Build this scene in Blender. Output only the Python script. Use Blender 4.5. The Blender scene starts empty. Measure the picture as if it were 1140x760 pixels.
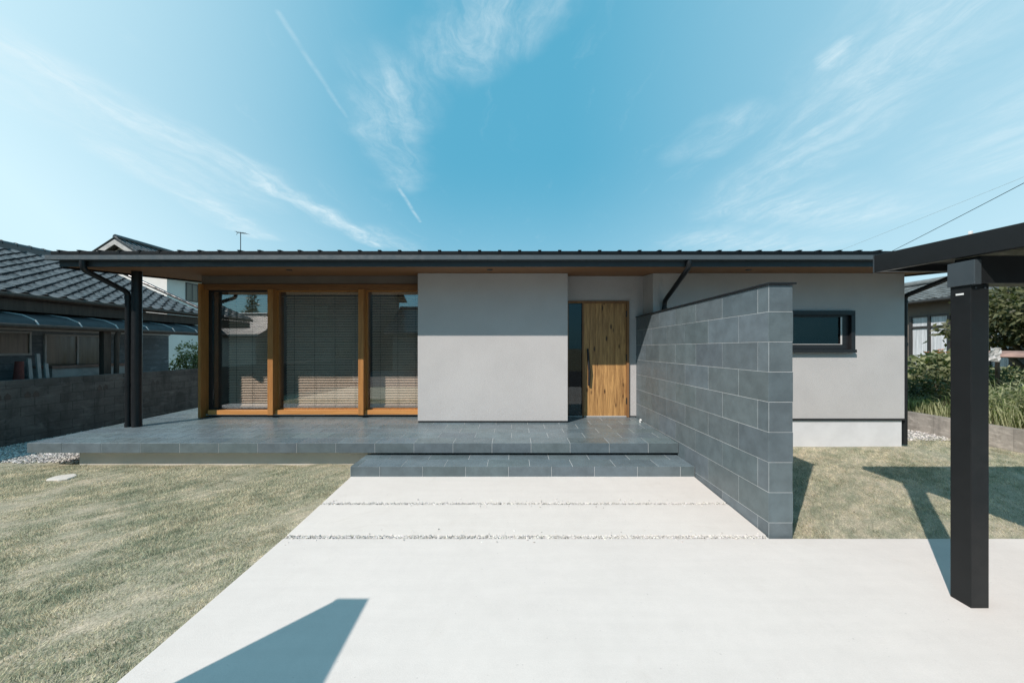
import bpy, math, random
import numpy as np
from mathutils import Vector, Matrix

random.seed(7)
RNG = np.random.default_rng(7)
SC = bpy.context.scene
COL = SC.collection
R = math.radians

# ------------------------------------------------------------------ camera
CAMZ = 1.9
cam_d = bpy.data.cameras.new('camera')
cam_d.sensor_width = 36.0
cam_d.sensor_fit = 'HORIZONTAL'
cam_d.lens = 12.0
cam_d.shift_x = -0.0009
cam_d.shift_y = 0.0068
cam_d.clip_start = 0.05
cam_d.clip_end = 6000
cam = bpy.data.objects.new('camera', cam_d)
COL.objects.link(cam)
cam.location = (0, 0, CAMZ)
cam.rotation_euler = (R(90), 0, 0)
SC.camera = cam

# ------------------------------------------------------------------ light
SUN_EL, SUN_AZ = 40.0, 44.4          # light travels towards +X +Y
SUN_STRENGTH, SKY_STRENGTH, EXPOSURE = 5.0, 0.064, 0.02
d = Vector((math.cos(R(SUN_EL)) * math.sin(R(SUN_AZ)), math.cos(R(SUN_EL)) * math.cos(R(SUN_AZ)), -math.sin(R(SUN_EL))))
sun_d = bpy.data.lights.new('sun', 'SUN')
sun_d.energy = SUN_STRENGTH
sun_d.angle = R(0.5)
sun_d.color = (1.0, 0.895, 0.825)
sun = bpy.data.objects.new('sun', sun_d)
COL.objects.link(sun)
sun.location = (-20, -20, 30)
sun.rotation_euler = d.to_track_quat('-Z', 'Y').to_euler()

SC.view_settings.view_transform = 'Standard'
SC.view_settings.look = 'None'
SC.view_settings.exposure = EXPOSURE
SC.view_settings.gamma = 1.0
SC.view_settings.use_curve_mapping = False
SC.cycles.use_denoising = True
SC.cycles.denoiser = 'OPENIMAGEDENOISE'
SC.cycles.denoising_prefilter = 'NONE'
SC.cycles.max_bounces = 8
SC.cycles.transparent_max_bounces = 16
SC.cycles.caustics_reflective = False
SC.cycles.caustics_refractive = False
SC.cycles.sample_clamp_indirect = 3

world = bpy.data.worlds.new('World')
SC.world = world
world.use_nodes = True


class NT:
    """small helper to write node trees"""
    def __init__(self, nt):
        self.nt = nt

    def n(self, typ, **kw):
        nd = self.nt.nodes.new(typ)
        for k, v in kw.items():
            setattr(nd, k, v)
        return nd

    def put(self, sock, v):
        if hasattr(v, 'is_linked') or isinstance(v, bpy.types.NodeSocket):
            self.nt.links.new(v, sock)
        elif isinstance(v, (tuple, list)) and len(v) == 3 and sock.type == 'RGBA':
            sock.default_value = (*v, 1)
        else:
            sock.default_value = v

    def m(self, op, a, b=0.0, c=0.0, clamp=False):
        nd = self.n('ShaderNodeMath', operation=op, use_clamp=clamp)
        self.put(nd.inputs[0], a)
        self.put(nd.inputs[1], b)
        self.put(nd.inputs[2], c)
        return nd.outputs[0]

    def v(self, op, a, b=(0, 0, 0), s=1.0):
        nd = self.n('ShaderNodeVectorMath', operation=op)
        self.put(nd.inputs[0], a)
        self.put(nd.inputs[1], b)
        if op == 'SCALE':
            self.put(nd.inputs['Scale'], s)
        return nd.outputs['Value'] if op in ('DOT_PRODUCT', 'LENGTH', 'DISTANCE') else nd.outputs[0]

    def ss(self, x, lo, hi, a=0.0, b=1.0):
        nd = self.n('ShaderNodeMapRange', interpolation_type='SMOOTHSTEP')
        self.put(nd.inputs[0], x)
        nd.inputs[1].default_value = lo
        nd.inputs[2].default_value = hi
        nd.inputs[3].default_value = a
        nd.inputs[4].default_value = b
        return nd.outputs[0]

    def mix(self, f, a, b, blend='MIX'):
        nd = self.n('ShaderNodeMix', data_type='RGBA', blend_type=blend)
        self.put(nd.inputs[0], f)
        self.put(nd.inputs[6], a)
        self.put(nd.inputs[7], b)
        return nd.outputs[2]

    def noise(self, vec, scale=5.0, detail=4.0, rough=0.55, dist=0.0):
        nd = self.n('ShaderNodeTexNoise')
        if vec is not None:
            self.put(nd.inputs['Vector'], vec)
        nd.inputs['Scale'].default_value = scale
        nd.inputs['Detail'].default_value = detail
        nd.inputs['Roughness'].default_value = rough
        nd.inputs['Distortion'].default_value = dist
        return nd.outputs['Fac']


def build_world():
    w = NT(world.node_tree)
    bg = world.node_tree.nodes['Background']
    sky = w.n('ShaderNodeTexSky', sky_type='NISHITA')
    sky.sun_disc = False
    sky.sun_elevation = R(SUN_EL)
    sky.sun_rotation = R(180 + SUN_AZ)
    sky.altitude = 50
    sky.air_density = 1.0
    sky.dust_density = 1.2
    sky.ozone_density = 1.0
    hue = w.mix(1.0, sky.outputs[0], SKY_TINT, 'MULTIPLY')
    # cirrus on a plane overhead: project the world direction on it
    tc = w.n('ShaderNodeTexCoord')
    sep = w.n('ShaderNodeSeparateXYZ')
    w.put(sep.inputs[0], tc.outputs['Generated'])
    dx, dy, dz = sep.outputs
    hue = w.mix(w.ss(dy, -0.8, 0.0, 0.55, 0.85), hue, AIR_COL)
    z = w.m('MAXIMUM', dz, 0.03)
    u = w.m('DIVIDE', dx, z)
    v = w.m('DIVIDE', dy, z)
    cmb = w.n('ShaderNodeCombineXYZ')
    w.put(cmb.inputs[0], u)
    w.put(cmb.inputs[1], v)
    p0 = cmb.outputs[0]
    # wobble of the outlines
    wob = w.n('ShaderNodeTexNoise')
    w.put(wob.inputs['Vector'], p0)
    wob.inputs['Scale'].default_value = 2.3
    wob.inputs['Detail'].default_value = 5
    wv = w.v('SCALE', w.v('SUBTRACT', wob.outputs['Color'], (0.5, 0.5, 0.5)), s=0.32)
    p = w.v('ADD', p0, wv)

    def seg(a, b, wd, amt, pp=p):
        a = Vector((*a, 0)); b = Vector((*b, 0))
        dd = b - a
        L = max(dd.length_squared, 1e-6)
        rel = w.v('SUBTRACT', pp, tuple(a))
        t = w.m('DIVIDE', w.v('DOT_PRODUCT', rel, tuple(dd)), L, clamp=True)
        q = w.v('SUBTRACT', rel, w.v('SCALE', tuple(dd), s=t))
        flat = w.v('MULTIPLY', q, (1, 1, 0))
        return w.m('MULTIPLY', w.ss(w.v('LENGTH', flat), 0.0, wd, 1.0, 0.0), amt)

    masks = [
        seg((-1.78, 0.9), (-1.50, 2.0), 0.22, 0.85),
        seg((-1.58, 1.6), (-1.28, 3.3), 0.20, 0.90),
        seg((-1.9, 1.1), (-1.75, 2.2), 0.40, 0.40),
        seg((-2.0, 1.8), (-2.25, 3.0), 0.24, 0.75),
        seg((-1.2, 2.9), (-1.1, 3.4), 0.30, 0.40),
        seg((-0.43, 1.30), (-0.56, 1.60), 0.22, 0.60),
        seg((-0.08, 0.95), (-0.20, 1.20), 0.22, 0.62),
        seg((0.08, 1.0), (0.02, 1.1), 0.14, 0.45),
        seg((-0.52, 1.5), (-0.70, 2.1), 0.20, 0.40),
        seg((1.25, 0.9), (1.45, 1.6), 0.45, 0.60),
        seg((1.05, 1.12), (1.12, 1.17), 0.07, 0.9),
        seg((1.5, 1.5), (1.55, 2.4), 0.40, 0.50),
        seg((1.9, 2.4), (2.7, 2.6), 0.55, 0.62),
        seg((1.8, 3.1), (2.8, 3.4), 0.60, 0.55),
        seg((2.1, 1.2), (2.6, 1.7), 0.60, 0.5),
        seg((0.95, 1.5), (0.93, 1.75), 0.18, 0.5),
    ]
    thin = [
        seg((-0.70, 1.02), (-0.716, 1.48), 0.016, 0.24, w.v('ADD', p0, w.v('SCALE', wv, s=0.12))),
        seg((-0.715, 2.06), (-0.735, 2.7), 0.022, 0.5, w.v('ADD', p0, w.v('SCALE', wv, s=0.12))),
    ]
    tot = masks[0]
    for k in masks[1:]:
        tot = w.m('MAXIMUM', tot, k)
    # fibrous texture, stretched along the bands
    mp = w.n('ShaderNodeMapping')
    w.put(mp.inputs[0], p)
    mp.inputs['Rotation'].default_value = (0, 0, R(12))
    mp.inputs['Scale'].default_value = (2.6, 0.8, 1)
    f1 = w.noise(mp.outputs[0], 3.2, 10, 0.68, 0.5)
    f2 = w.noise(p0, 9.0, 8, 0.7, 0.3)
    fib = w.m('MULTIPLY', w.ss(f1, 0.30, 0.72), w.ss(f2, 0.20, 0.75, 0.35, 1.0))
    tot = w.m('MULTIPLY', tot, w.m('ADD', w.m('MULTIPLY', fib, 0.92), 0.14))
    for k in thin:
        tot = w.m('MAXIMUM', tot, w.m('MULTIPLY', k, w.ss(f2, 0.3, 0.7, 0.2, 1.0)))
    # faint general wisps everywhere else in the sky (behind the camera too)
    wis = w.m('MULTIPLY', w.ss(f1, 0.55, 0.85), 0.12)
    tot = w.m('MAXIMUM', tot, wis)
    # thin veil towards the sun's side and low down
    az = w.m('DIVIDE', dx, w.m('SQRT', w.m('ADD', w.m('MULTIPLY', dx, dx), w.m('MULTIPLY', dy, dy))))
    veil_l = w.m('MULTIPLY', w.m('POWER', w.m('MULTIPLY_ADD', az, -1.43, -0.2, clamp=True), 2.0), VEIL[0])
    veil_r = w.m('MULTIPLY', w.m('POWER', w.m('MULTIPLY_ADD', az, 1.43, -0.2, clamp=True), 1.5), VEIL[1])
    low = w.m('MULTIPLY', w.ss(dz, 0.5, 0.0), VEIL[2])
    veil = w.m('MULTIPLY', w.m('ADD', w.m('MAXIMUM', veil_l, veil_r), low, clamp=True), w.ss(dy, -0.35, 0.25))
    c1 = w.mix(veil, hue, VEIL_COL)
    c2 = w.mix(w.m('MULTIPLY', tot, w.ss(dz, 0.02, 0.2)), c1, CLOUD_COL)
    w.put(bg.inputs['Color'], c2)
    bg.inputs['Strength'].default_value = SKY_STRENGTH


AIR_COL = (1.85, 7.5, 10.9)
SKY_TINT = (0.72, 1.04, 1.12)
VEIL = (0.84, 0.48, 0.42)
VEIL_COL = (10.4, 14.2, 15.8)
CLOUD_COL = (11.8, 14.2, 15.2)
build_world()


# ------------------------------------------------------------------ materials
def new_mat(name):
    m = bpy.data.materials.new(name)
    m.use_nodes = True
    t = NT(m.node_tree)
    return m, t, m.node_tree.nodes['Principled BSDF']


def basic(name, col, rough=0.6, var=0.12, scale=6.0, bump=0.0, bscale=60.0, metallic=0.0, spec=0.5, tint=False, grime=0.0, stretch=(1, 1, 1), speck=0.0):
    m, t, b = new_mat(name)
    tc = t.n('ShaderNodeTexCoord')
    mp = t.n('ShaderNodeMapping')
    t.put(mp.inputs[0], tc.outputs['Object'])
    mp.inputs['Scale'].default_value = stretch
    co = mp.outputs[0]
    nz = t.noise(co, scale, 6, 0.6)
    f = t.ss(nz, 0.25, 0.75, 1 - var, 1 + var)
    c = t.v('SCALE', col, s=f)
    if speck:
        c = t.v('SCALE', c, s=t.ss(t.noise(co, 95.0, 3, 0.7), 0.3, 0.7, 1 - speck, 1 + speck))
    if grime:
        g = t.ss(t.noise(co, scale * 0.35, 8, 0.7, 0.4), 0.5, 0.75)
        c = t.mix(t.m('MULTIPLY', g, grime), c, tuple(x * 0.45 for x in col))
    if tint:
        at = t.n('ShaderNodeAttribute', attribute_name='tint')
        c = t.mix(1.0, c, at.outputs['Color'], 'MULTIPLY')
    t.put(b.inputs['Base Color'], c)
    rr = t.ss(t.noise(co, scale * 3, 4), 0.3, 0.7, max(rough - 0.08, 0.02), min(rough + 0.08, 1))
    t.put(b.inputs['Roughness'], rr)
    b.inputs['Metallic'].default_value = metallic
    b.inputs['Specular IOR Level'].default_value = spec
    if bump:
        bp = t.n('ShaderNodeBump')
        bp.inputs['Strength'].default_value = bump
        bp.inputs['Distance'].default_value = 0.01
        t.put(bp.inputs['Height'], t.noise(co, bscale, 5, 0.65))
        t.put(b.inputs['Normal'], bp.outputs[0])
    return m


def wood(name, c1, c2, axis=2, rough=0.5, grain=1.0, planks=0.0, knots=0.0):
    """timber with grain along one axis"""
    m, t, b = new_mat(name)
    tc = t.n('ShaderNodeTexCoord')
    mp = t.n('ShaderNodeMapping')
    t.put(mp.inputs[0], tc.outputs['Object'])
    s = [14.0, 14.0, 14.0]
    s[axis] = 0.9
    mp.inputs['Scale'].default_value = s
    co = mp.outputs[0]
    at = t.n('ShaderNodeAttribute', attribute_name='tint')
    off = t.v('ADD', co, t.v('SCALE', at.outputs['Color'], s=37.0))
    g1 = t.noise(off, 1.2, 6, 0.6, 1.1)
    g2 = t.noise(off, 5.0, 6, 0.7, 0.3)
    f = t.m('ADD', t.m('MULTIPLY', t.ss(g1, 0.3, 0.7), 0.65), t.m('MULTIPLY', t.ss(g2, 0.35, 0.65), 0.35))
    c = t.mix(t.m('MULTIPLY', f, grain), c1, c2)
    if knots:
        mk = t.n('ShaderNodeMapping')
        t.put(mk.inputs[0], tc.outputs['Object'])
        ks = [9.0, 9.0, 9.0]
        ks[axis] = 3.2
        mk.inputs['Scale'].default_value = ks
        vo = t.n('ShaderNodeTexVoronoi')
        t.put(vo.inputs['Vector'], t.v('ADD', mk.outputs[0], t.v('SCALE', at.outputs['Color'], s=11.0)))
        vo.inputs['Scale'].default_value = 0.8
        k = t.m('MULTIPLY', t.ss(vo.outputs['Distance'], 0.07, 0.2, 1, 0), knots)
        c = t.mix(k, c, tuple(x * 0.3 for x in c2))
    t.put(b.inputs['Base Color'], c)
    b.inputs['Roughness'].default_value = rough
    bp = t.n('ShaderNodeBump')
    bp.inputs['Strength'].default_value = 0.15
    bp.inputs['Distance'].default_value = 0.004
    t.put(bp.inputs['Height'], g2)
    t.put(b.inputs['Normal'], bp.outputs[0])
    return m


def glass(name, tint=(0.9, 0.94, 0.94), base=0.07, amount=0.93, rough=0.0):
    m = bpy.data.materials.new(name)
    m.use_nodes = True
    t = NT(m.node_tree)
    m.node_tree.nodes.remove(m.node_tree.nodes['Principled BSDF'])
    lw = t.n('ShaderNodeLayerWeight')
    lw.inputs[0].default_value = 0.5
    f = t.m('ADD', t.m('MULTIPLY', t.m('POWER', lw.outputs['Facing'], 5.0), amount), base, clamp=True)
    tr = t.n('ShaderNodeBsdfTransparent')
    tr.inputs[0].default_value = (*tint, 1)
    gl = t.n('ShaderNodeBsdfGlossy')
    gl.inputs['Color'].default_value = (0.95, 0.98, 1, 1)
    gl.inputs['Roughness'].default_value = rough
    mx = t.n('ShaderNodeMixShader')
    t.put(mx.inputs[0], f)
    t.nt.links.new(tr.outputs[0], mx.inputs[1])
    t.nt.links.new(gl.outputs[0], mx.inputs[2])
    t.nt.links.new(mx.outputs[0], m.node_tree.nodes['Material Output'].inputs[0])
    return m


def leaf_mat(name, c_dark, c_light, trans=0.3, rough=0.5):
    m, t, b = new_mat(name)
    at = t.n('ShaderNodeAttribute', attribute_name='tint')
    sp = t.n('ShaderNodeSeparateColor')
    t.put(sp.inputs[0], at.outputs['Color'])
    c = t.mix(sp.outputs[0], c_dark, c_light)
    t.put(b.inputs['Base Color'], c)
    b.inputs['Roughness'].default_value = rough
    b.inputs['Specular IOR Level'].default_value = 0.3
    tl = t.n('ShaderNodeBsdfTranslucent')
    t.put(tl.inputs[0], t.mix(1.0, c, (1.1, 1.25, 0.5), 'MULTIPLY'))
    mx = t.n('ShaderNodeMixShader')
    mx.inputs[0].default_value = trans
    t.nt.links.new(b.outputs[0], mx.inputs[1])
    t.nt.links.new(tl.outputs[0], mx.inputs[2])
    t.nt.links.new(mx.outputs[0], m.node_tree.nodes['Material Output'].inputs[0])
    return m


def concrete_mat(name, col, joints=False, stain=0.25):
    m, t, b = new_mat(name)
    tc = t.n('ShaderNodeTexCoord')
    co = tc.outputs['Object']
    n1 = t.noise(co, 0.9, 8, 0.62, 0.3)
    n2 = t.noise(co, 7.0, 8, 0.7)
    n3 = t.noise(co, 160.0, 3, 0.6)
    mp = t.n('ShaderNodeMapping')
    t.put(mp.inputs[0], co)
    mp.inputs['Scale'].default_value = (0.35, 5.0, 1)
    mp.inputs['Rotation'].default_value = (0, 0, R(8))
    n4 = t.noise(mp.outputs[0], 2.2, 6, 0.65)
    f = t.m('ADD', t.ss(n1, 0.3, 0.7, -0.025, 0.025), t.ss(n2, 0.3, 0.7, -0.018, 0.018))
    f = t.m('ADD', f, t.ss(n4, 0.3, 0.7, -0.016, 0.016))
    f = t.m('ADD', f, t.ss(n3, 0.3, 0.7, -0.03, 0.03))
    c = t.v('SCALE', col, s=t.m('ADD', f, 1.0))
    g = t.m('MULTIPLY', t.ss(t.noise(co, 1.7, 9, 0.72, 0.8), 0.56, 0.74), stain)
    c = t.mix(g, c, (col[0] * 0.70, col[1] * 0.66, col[2] * 0.60))
    # dark specks
    sp = t.ss(t.noise(co, 38.0, 2, 0.5), 0.73, 0.78)
    c = t.mix(t.m('MULTIPLY', sp, 0.35), c, tuple(x * 0.4 for x in col))
    t.put(b.inputs['Base Color'], c)
    b.inputs['Roughness'].default_value = 0.85
    b.inputs['Specular IOR Level'].default_value = 0.3
    bp = t.n('ShaderNodeBump')
    bp.inputs['Strength'].default_value = 0.25
    bp.inputs['Distance'].default_value = 0.004
    t.put(bp.inputs['Height'], t.m('ADD', n3, t.m('MULTIPLY', n2, 0.6)))
    t.put(b.inputs['Normal'], bp.outputs[0])
    return m


def block_mat(name, col, bw=0.39, bh=0.19, axes='YZ', dirt=0.6, mortar=0.75):
    """concrete block courses in object space"""
    m, t, b = new_mat(name)
    tc = t.n('ShaderNodeTexCoord')
    sp = t.n('ShaderNodeSeparateXYZ')
    t.put(sp.inputs[0], tc.outputs['Object'])
    cm = t.n('ShaderNodeCombineXYZ')
    t.put(cm.inputs[0], sp.outputs['XYZ'.index(axes[0])])
    t.put(cm.inputs[1], sp.outputs['XYZ'.index(axes[1])])
    br = t.n('ShaderNodeTexBrick')
    t.put(br.inputs['Vector'], cm.outputs[0])
    br.inputs['Scale'].default_value = 1.0
    br.inputs['Brick Width'].default_value = bw
    br.inputs['Row Height'].default_value = bh
    br.inputs['Mortar Size'].default_value = 0.006
    br.inputs['Color1'].default_value = (*[x * 0.85 for x in col], 1)
    br.inputs['Color2'].default_value = (*[x * 1.12 for x in col], 1)
    br.inputs['Mortar'].default_value = (*[x * mortar for x in col], 1)
    co = tc.outputs['Object']
    mp = t.n('ShaderNodeMapping')
    t.put(mp.inputs[0], co)
    mp.inputs['Scale'].default_value = (1, 1, 0.35)
    n1 = t.noise(mp.outputs[0], 2.4, 9, 0.7, 0.5)
    n2 = t.noise(co, 18, 6, 0.7)
    c = t.mix(t.m('MULTIPLY', t.ss(n1, 0.42, 0.68), dirt), br.outputs['Color'], tuple(x * 0.3 for x in col))
    c = t.mix(t.ss(n2, 0.35, 0.7, 0, 0.35), c, tuple(x * 0.5 for x in col))
    m5 = t.n('ShaderNodeMapping')
    t.put(m5.inputs[0], co)
    m5.inputs['Scale'].default_value = (1, 0.8, 2.2)
    n5 = t.noise(m5.outputs[0], 3.5, 9, 0.72, 0.6)
    c = t.mix(t.ss(n5, 0.5, 0.72, 0, 0.6), c, tuple(x * 1.9 for x in col))
    t.put(b.inputs['Base Color'], c)
    b.inputs['Roughness'].default_value = 0.9
    bp = t.n('ShaderNodeBump')
    bp.inputs['Strength'].default_value = 0.5
    bp.inputs['Distance'].default_value = 0.01
    t.put(bp.inputs['Height'], t.m('ADD', t.m('MULTIPLY', br.outputs['Fac'], -1.0), t.m('MULTIPLY', n2, 0.5)))
    t.put(b.inputs['Normal'], bp.outputs[0])
    return m


def lawn_mat(name, blades):
    m, t, b = new_mat(name)
    tc = t.n('ShaderNodeTexCoord')
    co = tc.outputs['Object']
    m0 = t.n('ShaderNodeMapping')
    t.put(m0.inputs[0], co)
    m0.inputs['Rotation'].default_value = (0, 0, R(-40))
    mp = t.n('ShaderNodeMapping')
    t.put(mp.inputs[0], m0.outputs[0])
    mp.inputs['Scale'].default_value = (0.85, 2.0, 0.0)  # green and straw tones stretched along the sun, painting clump shadow streaks
    n1 = t.noise(mp.outputs[0], 0.9, 7, 0.62, 0.25)
    n2 = t.noise(mp.outputs[0], 4.2, 8, 0.72, 0.15)
    f = t.m('ADD', t.m('MULTIPLY', t.ss(n1, 0.36, 0.68), 0.34), t.m('MULTIPLY', t.ss(n2, 0.38, 0.66), 0.52))
    green, straw = (0.335, 0.375, 0.255), (0.86, 0.77, 0.58)
    if not blades:
        green, straw = (0.24, 0.25, 0.18), (0.56, 0.48, 0.37)
    c = t.mix(f, green, straw)
    if blades:
        at = t.n('ShaderNodeAttribute', attribute_name='tint')
        sp = t.n('ShaderNodeSeparateColor')
        t.put(sp.inputs[0], at.outputs['Color'])
        c = t.v('SCALE', c, s=t.ss(sp.outputs[0], 0.0, 1.0, 0.5, 1.45))
        c = t.mix(t.m('MULTIPLY', sp.outputs[1], 0.45), c, (0.62, 0.53, 0.38))
    else:
        n3 = t.noise(co, 70, 4, 0.7)
        c = t.v('SCALE', c, s=t.ss(n3, 0.3, 0.7, 0.6, 1.3))
    t.put(b.inputs['Base Color'], c)
    b.inputs['Roughness'].default_value = 0.75
    b.inputs['Specular IOR Level'].default_value = 0.2
    if blades:
        tl = t.n('ShaderNodeBsdfTranslucent')
        t.put(tl.inputs[0], c)
        mx = t.n('ShaderNodeMixShader')
        mx.inputs[0].default_value = 0.35
        t.nt.links.new(b.outputs[0], mx.inputs[1])
        t.nt.links.new(tl.outputs[0], mx.inputs[2])
        t.nt.links.new(mx.outputs[0], m.node_tree.nodes['Material Output'].inputs[0])
    return m


M = {}
M['plaster'] = basic('plaster', (0.485, 0.480, 0.474), 0.9, 0.045, 1.3, 0.5, 130, spec=0.2, speck=0.07)
M['plinth'] = basic('plinth_concrete', (0.62, 0.63, 0.64), 0.85, 0.06, 2.5, 0.12, 90, spec=0.3)
M['tile'] = basic('slate_tile', (0.107, 0.138, 0.151), 0.42, 0.16, 5.5, 0.18, 75, spec=0.45, tint=True, grime=0.12)
M['tile_floor'] = basic('slate_floor_tile', (0.135, 0.178, 0.195), 0.32, 0.14, 5.5, 0.10, 75, spec=0.5, tint=True, grime=0.12)  # same slate, base lightened to paint in the reflected sky
M['grout'] = basic('pale_grout', (0.58, 0.60, 0.60), 0.9, 0.08, 10)
M['roof_metal'] = basic('dark_roof_metal', (0.008, 0.011, 0.013), 0.5, 0.08, 3, 0, spec=0.12)
M['fascia'] = basic('fascia_metal', (0.034, 0.044, 0.050), 0.45, 0.06, 4, spec=0.4)
M['gutter'] = basic('gutter_metal', (0.075, 0.092, 0.102), 0.38, 0.06, 4, spec=0.5)
M['pipe'] = basic('downpipe_black', (0.014, 0.016, 0.018), 0.36, 0.08, 4, spec=0.3)
M['carport'] = basic('carport_aluminium', (0.013, 0.0145, 0.0155), 0.36, 0.07, 5, spec=0.22)
M['carport_cap'] = basic('carport_cap', (0.040, 0.052, 0.060), 0.42, 0.06, 5)
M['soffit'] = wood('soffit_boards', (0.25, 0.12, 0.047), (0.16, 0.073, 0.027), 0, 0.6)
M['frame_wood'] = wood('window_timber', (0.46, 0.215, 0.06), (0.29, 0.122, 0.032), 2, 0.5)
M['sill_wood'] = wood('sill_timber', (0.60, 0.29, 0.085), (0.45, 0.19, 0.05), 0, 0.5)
M['door_wood'] = wood('door_timber', (0.62, 0.36, 0.135), (0.17, 0.078, 0.026), 2, 0.55, 0.95, knots=0.95)
M['door_frame'] = wood('door_frame_timber', (0.30, 0.155, 0.06), (0.18, 0.085, 0.03), 2, 0.55)
M['black'] = basic('black_metal', (0.016, 0.017, 0.019), 0.4, 0.05, 6)
M['blind'] = basic('blind_slats', (0.80, 0.735, 0.66), 0.55, 0.04, 5)
M['glass'] = glass('window_glass', (0.93, 0.90, 0.865), 0.18, 0.9)
M['dark_glass'] = glass('door_sidelight_glass', (0.46, 0.47, 0.46), 0.05, 0.9)
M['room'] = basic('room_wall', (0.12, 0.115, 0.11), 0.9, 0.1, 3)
M['lamp_white'] = basic('white_plastic', (0.78, 0.79, 0.78), 0.5, 0.03, 6)
M['concrete'] = concrete_mat('driveway_concrete', (0.655, 0.616, 0.580), stain=0.16)
M['slab'] = concrete_mat('path_concrete', (0.65, 0.612, 0.572), stain=0.34)
M['footing'] = concrete_mat('footing_concrete', (0.60, 0.575, 0.53), stain=0.5)
M['gravel'] = basic('gravel_stone', (0.50, 0.485, 0.47), 0.85, 0.2, 14, tint=True)
M['gravel_bed'] = basic('gravel_bed', (0.36, 0.35, 0.335), 0.95, 0.3, 30, 0.5, 60)
M['lawn'] = lawn_mat('lawn_soil', False)
M['grass'] = lawn_mat('grass_blades', True)
M['fence'] = block_mat('old_block_wall', (0.105, 0.102, 0.096), dirt=0.8, mortar=0.4)
M['retaining'] = block_mat('retaining_block', (0.38, 0.355, 0.32), 0.6, 0.42, 'YZ', 0.55)
M['ground'] = basic('open_ground', (0.17, 0.16, 0.10), 0.95, 0.3, 0.4)
M['asphalt'] = basic('asphalt', (0.055, 0.055, 0.057), 0.9, 0.2, 3, 0.3, 150)
M['soil'] = basic('soil', (0.20, 0.165, 0.115), 0.95, 0.3, 3, 0.5, 30)


def pantile_mat(name, col, rough):
    m = basic(name, col, rough, 0.3, 2.5, spec=0.6, tint=True, grime=0.3)
    return m


M['pantile'] = pantile_mat('glazed_pantile', (0.05, 0.055, 0.06), 0.16)
M['pantile_grey'] = pantile_mat('grey_pantile', (0.15, 0.165, 0.165), 0.5)
M['siding'] = block_mat('neighbour_siding', (0.20, 0.235, 0.26), 30, 0.17, 'YZ', 0.25, 0.55)
M['old_wood'] = wood('old_dark_wood', (0.085, 0.065, 0.05), (0.04, 0.03, 0.024), 2, 0.8)
M['canopy'] = basic('canopy_sheet', (0.026, 0.031, 0.036), 0.6, 0.15, 2.5, spec=0.5)
M['alu'] = basic('aluminium', (0.50, 0.50, 0.49), 0.45, 0.08, 5)
M['neigh_glass'] = basic('curtained_glass', (0.13, 0.115, 0.085), 0.15, 0.35, 1.8, stretch=(1, 6, 0.3))
M['white_wall'] = basic('white_render', (0.72, 0.72, 0.70), 0.9, 0.05, 1.2)
M['beige_wall'] = basic('beige_render', (0.36, 0.33, 0.29), 0.9, 0.1, 1.2)
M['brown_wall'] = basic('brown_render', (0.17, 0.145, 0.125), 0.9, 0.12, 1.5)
M['curtain'] = basic('lace_curtain', (0.50, 0.54, 0.57), 0.9, 0.25, 3.0, stretch=(1, 9, 0.35))
M['dark_frame'] = basic('dark_frame', (0.03, 0.028, 0.027), 0.5, 0.1, 5)
M['red'] = basic('faded_red', (0.16, 0.04, 0.032), 0.7, 0.2, 6)
M['white_paint'] = basic('worn_white_paint', (0.42, 0.42, 0.41), 0.6, 0.2, 5, grime=0.6)
M['rust'] = basic('rusty_sheet', (0.30, 0.19, 0.155), 0.8, 0.35, 4, 0.3, 30)
M['leaf_dark'] = leaf_mat('dark_leaves', (0.034, 0.044, 0.022), (0.16, 0.17, 0.085))
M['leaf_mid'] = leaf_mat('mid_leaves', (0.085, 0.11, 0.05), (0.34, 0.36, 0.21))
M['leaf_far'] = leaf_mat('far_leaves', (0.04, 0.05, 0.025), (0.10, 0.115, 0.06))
M['weed'] = leaf_mat('weeds', (0.20, 0.23, 0.12), (0.62, 0.62, 0.42), 0.45)
M['flower'] = leaf_mat('orange_flowers', (0.55, 0.12, 0.03), (0.75, 0.24, 0.07))
M['bark'] = basic('bark', (0.12, 0.095, 0.07), 0.9, 0.3, 8, 0.6, 30)
M['wire'] = basic('cable', (0.03, 0.04, 0.045), 0.6, 0.0, 3)
M['pale_wire'] = basic('pale_cable', (0.25, 0.33, 0.36), 0.6, 0.0, 3)


# ------------------------------------------------------------------ mesh helpers
def tag(o, label=None, cat=None, group=None, kind=None):
    if label: o['label'] = label
    if cat: o['category'] = cat
    if group: o['group'] = group
    if kind: o['kind'] = kind
    return o


def thing(name, label, cat, loc=(0, 0, 0), group=None, rz=0.0):
    o = bpy.data.objects.new(name, None)
    COL.objects.link(o)
    o.location = loc
    o.rotation_euler = (0, 0, rz)
    o.empty_display_size = 0.2
    return tag(o, label, cat, group)


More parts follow.
